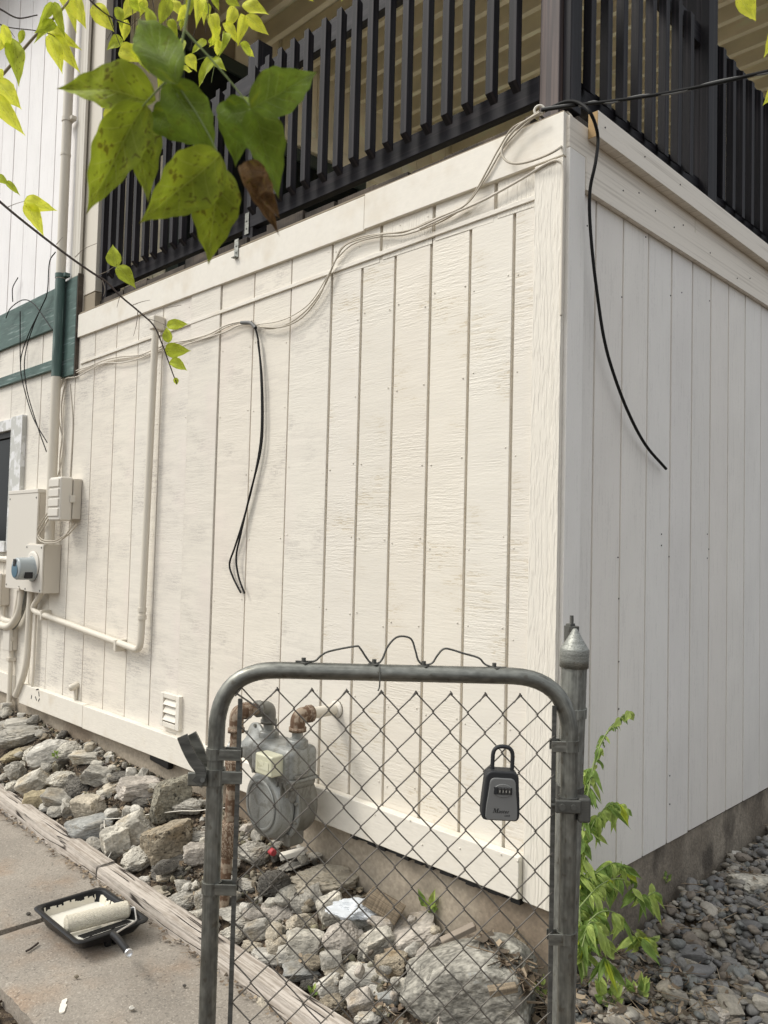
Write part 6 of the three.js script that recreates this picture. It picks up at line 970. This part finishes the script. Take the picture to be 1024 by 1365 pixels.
{ // bright leafy boughs overhead
  const d = 1.6, b = branch('bright sunlit leafy bough hanging over the upper wall and railing', D(120, 5, d));
  twigPx(b, [[-20, 118, 0.05], [0, 103, 0.05], [45, 50, 0.02], [78, 18], [100, -10], [130, -60]], d, 0.0035, M.barkPale);
  twigPx(b, [[110, -14], [122, 2], [144, 20], [160, 28], [174, 33]], d, 0.0022); twigPx(b, [[144, 20], [152, 40], [160, 60]], d, 0.0012); twigPx(b, [[-12, 6], [2, 13], [24, 24], [50, 20]], d, 0.0022); twigPx(b, [[-10, 28], [10, 36], [48, 41], [72, 48], [82, 66]], d, 0.0013); twigPx(b, [[10, 36], [20, 50]], d, 0.0009);
  twigPx(b, [[272, -30], [280, 0], [290, 20], [296, 34]], d, 0.0014); twigPx(b, [[240, -30], [246, 10], [232, 50], [240, 84], [284, 76], [282, 110]], d + 0.1, 0.001, M.stemGreen);
  const L = (a, e, w, m = M.leafSun, o = 0) => leafPx(b, a, e, w, d + o, m, blades, 0.05, 0.8);
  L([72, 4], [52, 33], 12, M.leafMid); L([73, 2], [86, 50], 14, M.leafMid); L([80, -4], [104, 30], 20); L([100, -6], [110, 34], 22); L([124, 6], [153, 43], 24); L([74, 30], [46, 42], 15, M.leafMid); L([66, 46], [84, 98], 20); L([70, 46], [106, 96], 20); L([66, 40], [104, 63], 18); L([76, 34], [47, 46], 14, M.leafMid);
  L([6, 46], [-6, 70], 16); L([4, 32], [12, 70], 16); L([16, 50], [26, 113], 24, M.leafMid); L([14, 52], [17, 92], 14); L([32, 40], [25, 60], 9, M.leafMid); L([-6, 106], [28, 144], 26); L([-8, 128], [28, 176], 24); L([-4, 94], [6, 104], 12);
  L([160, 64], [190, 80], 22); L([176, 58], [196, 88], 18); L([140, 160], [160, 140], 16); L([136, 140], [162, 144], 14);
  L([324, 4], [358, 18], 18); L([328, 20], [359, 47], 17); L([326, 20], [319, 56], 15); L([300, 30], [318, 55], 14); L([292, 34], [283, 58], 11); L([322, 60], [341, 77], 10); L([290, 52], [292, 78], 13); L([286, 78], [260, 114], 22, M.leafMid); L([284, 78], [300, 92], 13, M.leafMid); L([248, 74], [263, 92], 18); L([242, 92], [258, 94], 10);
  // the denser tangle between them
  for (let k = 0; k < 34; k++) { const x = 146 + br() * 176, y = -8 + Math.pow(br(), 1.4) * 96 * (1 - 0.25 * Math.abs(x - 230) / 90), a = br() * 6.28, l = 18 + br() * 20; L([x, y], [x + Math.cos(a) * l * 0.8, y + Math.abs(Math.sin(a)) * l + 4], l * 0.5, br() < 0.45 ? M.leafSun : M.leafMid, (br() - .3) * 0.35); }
  for (let k = 0; k < 9; k++) { const x = 150 + br() * 150, y = br() * 50; twigPx(b, [[x, -10], [x + (br() - .5) * 20, y * 0.5], [x + (br() - .5) * 40, y + 20]], d + (br() - .3) * 0.3, 0.001); }
}
{ const d = 1.5, b = branch('few yellow green leaf tips reaching in beside the side porch post', D(1005, -10, d)); twigPx(b, [[1060, -60], [1020, -20], [990, -6]], d, 0.0012); leafPx(b, [982, -8], [1013, 28], 24, d, M.leafSun); leafPx(b, [1044, 30], [1020, 72], 20, d, M.leafSun); leafPx(b, [1040, 110], [1020, 138], 18, d, M.leafSun); leafPx(b, [408, -10], [418, 2], 10, d, M.leafSun); leafPx(b, [452, -8], [460, 2], 8, d, M.leafSun); twigPx(b, [[1060, -60], [1052, 30], [1042, 110]], d, 0.001); twigPx(b, [[1020, -20], [700, -40], [452, -10], [408, -12]], d, 0.001); }

// ------------------------------------------------------------------ sapling by the gate post and small weeds
{
  const foot = V(0.20, groundY(0.2, 0.06), 0.06), sp = thing('sapling', 'tall light green leafy sapling growing between the gate post and the shaded wall', 'sapling', foot);
  const at = (px, py, x = 0.16) => S(px, py, x); const stems = [];
  const stem = (list, r, x = 0.16, m = M.stemGreen) => { const p = list.map(([a, b, c]) => at(a, b, c ?? x)); wmesh('stem', polyTube(new THREE.CatmullRomCurve3(p).getPoints(list.length * 5), (t) => lerp(r, r * 0.4, t), 7), m, sp); stems.push(new THREE.CatmullRomCurve3(p)); };
  stem([[780, 1300, 0.2], [774, 1240, 0.19], [772, 1180], [776, 1120], [784, 1060], [794, 1010], [806, 982], [822, 962], [838, 948]], 0.0045);
  stem([[776, 1150], [790, 1100], [806, 1078], [820, 1070], [838, 1082]], 0.002); stem([[774, 1180], [800, 1160], [822, 1150], [842, 1168]], 0.002); stem([[772, 1210], [800, 1180], [830, 1172], [856, 1196], [874, 1188]], 0.0022, 0.2); stem([[774, 1240], [800, 1216], [826, 1220], [850, 1250], [866, 1252]], 0.0022, 0.24);
  stem([[776, 1262], [786, 1230], [800, 1240], [808, 1286]], 0.002, 0.26); stem([[778, 1290], [770, 1240], [768, 1200], [770, 1140]], 0.002, 0.13); stem([[776, 1120], [772, 1080], [778, 1040], [784, 1024]], 0.0016, 0.12);
  const lr = rng(818);
  const leafAt = (p, l, w, down, m) => { const a = lr() * 6.28, h = V(Math.cos(a), -down, Math.sin(a)).normalize(), b = p.clone().addScaledVector(h, l); if (b.x < 0.012) b.x = 0.012 + lr() * 0.02; putLeaf(sp, p, b, w, V((lr() - .3), 0.7 + lr() * 0.4, (lr() - .1)).add(BACK.clone().multiplyScalar(0.6)), m, blades[Math.floor(lr() * 6)]); };
  stems.forEach((c, i) => { const n = i === 0 ? 130 : 46; for (let k = 0; k < n; k++) { const t = i === 0 ? 0.06 + 0.94 * Math.pow(lr(), 1.5) : 0.12 + 0.88 * lr(), p = c.getPoint(t); const s = i === 0 ? lerp(1, 0.38, smooth(0.3, 0.95, t)) : 1; leafAt(p, (0.028 + lr() * 0.066) * s, (0.010 + lr() * 0.016) * s, 0.5 + lr() * 1.3, lr() < 0.5 ? M.leafSap : lr() < 0.88 ? M.leafSapB : M.leafMid); } });
  for (const [x, y, X, Yy] of [[838, 948, 834, 962], [838, 948, 846, 962], [826, 958, 818, 970], [866, 1190, 874, 1226], [870, 1178, 866, 1196], [858, 1250, 888, 1252], [848, 1238, 866, 1258]]) { const A = at(x, y, 0.17), B = at(X, Yy, 0.18); putLeaf(sp, A, B, 0.022, BACK, M.leafSap, blades[2]); }
  const weed = (label, px, py, n, l, x) => { const p = x === undefined ? groundHit(px, py, 0.04) : S(px, py, x), t = thing('weed', label, 'weed', p); for (let k = 0; k < n; k++) { const a = lr() * 6.28, b = p.clone().add(V(Math.cos(a) * l * 0.6, l * (0.4 + lr()), Math.sin(a) * l * 0.6)); const s = p.clone().lerp(b, 0.15); wmesh('stem', polyTube([p, p.clone().lerp(b, 0.5).add(V(0, 0.004, 0))], 0.0012, 5), M.stemGreen, t); putLeaf(t, p.clone().lerp(b, 0.45).add(V(0, 0.004, 0)), b, l * 0.32, V(lr() - .5, 1, lr() - .2).add(BACK), lr() < .5 ? M.leafSap : M.leafSapB, blades[k % 6]); } };
  weed('small green weed sprouting at the foundation behind the wood chunk', 572, 1218, 14, 0.07); weed('little bright weed growing from the boulder edge beside the gate bar', 722, 1330, 7, 0.045); weed('tiny green weed beside the timber under the gate mesh', 417, 1330, 7, 0.03); weed('low green weed on the gravel below the sapling', 812, 1345, 16, 0.07); weed('small weed among the pale rocks near the skirt', 76, 1012, 6, 0.05); weed('faint small weed in front of the side foundation', 888, 1178, 7, 0.035); weed('thin grassy weed between gravel and flat slab', 850, 1335, 14, 0.06);
}
renderer.render(scene, camera);
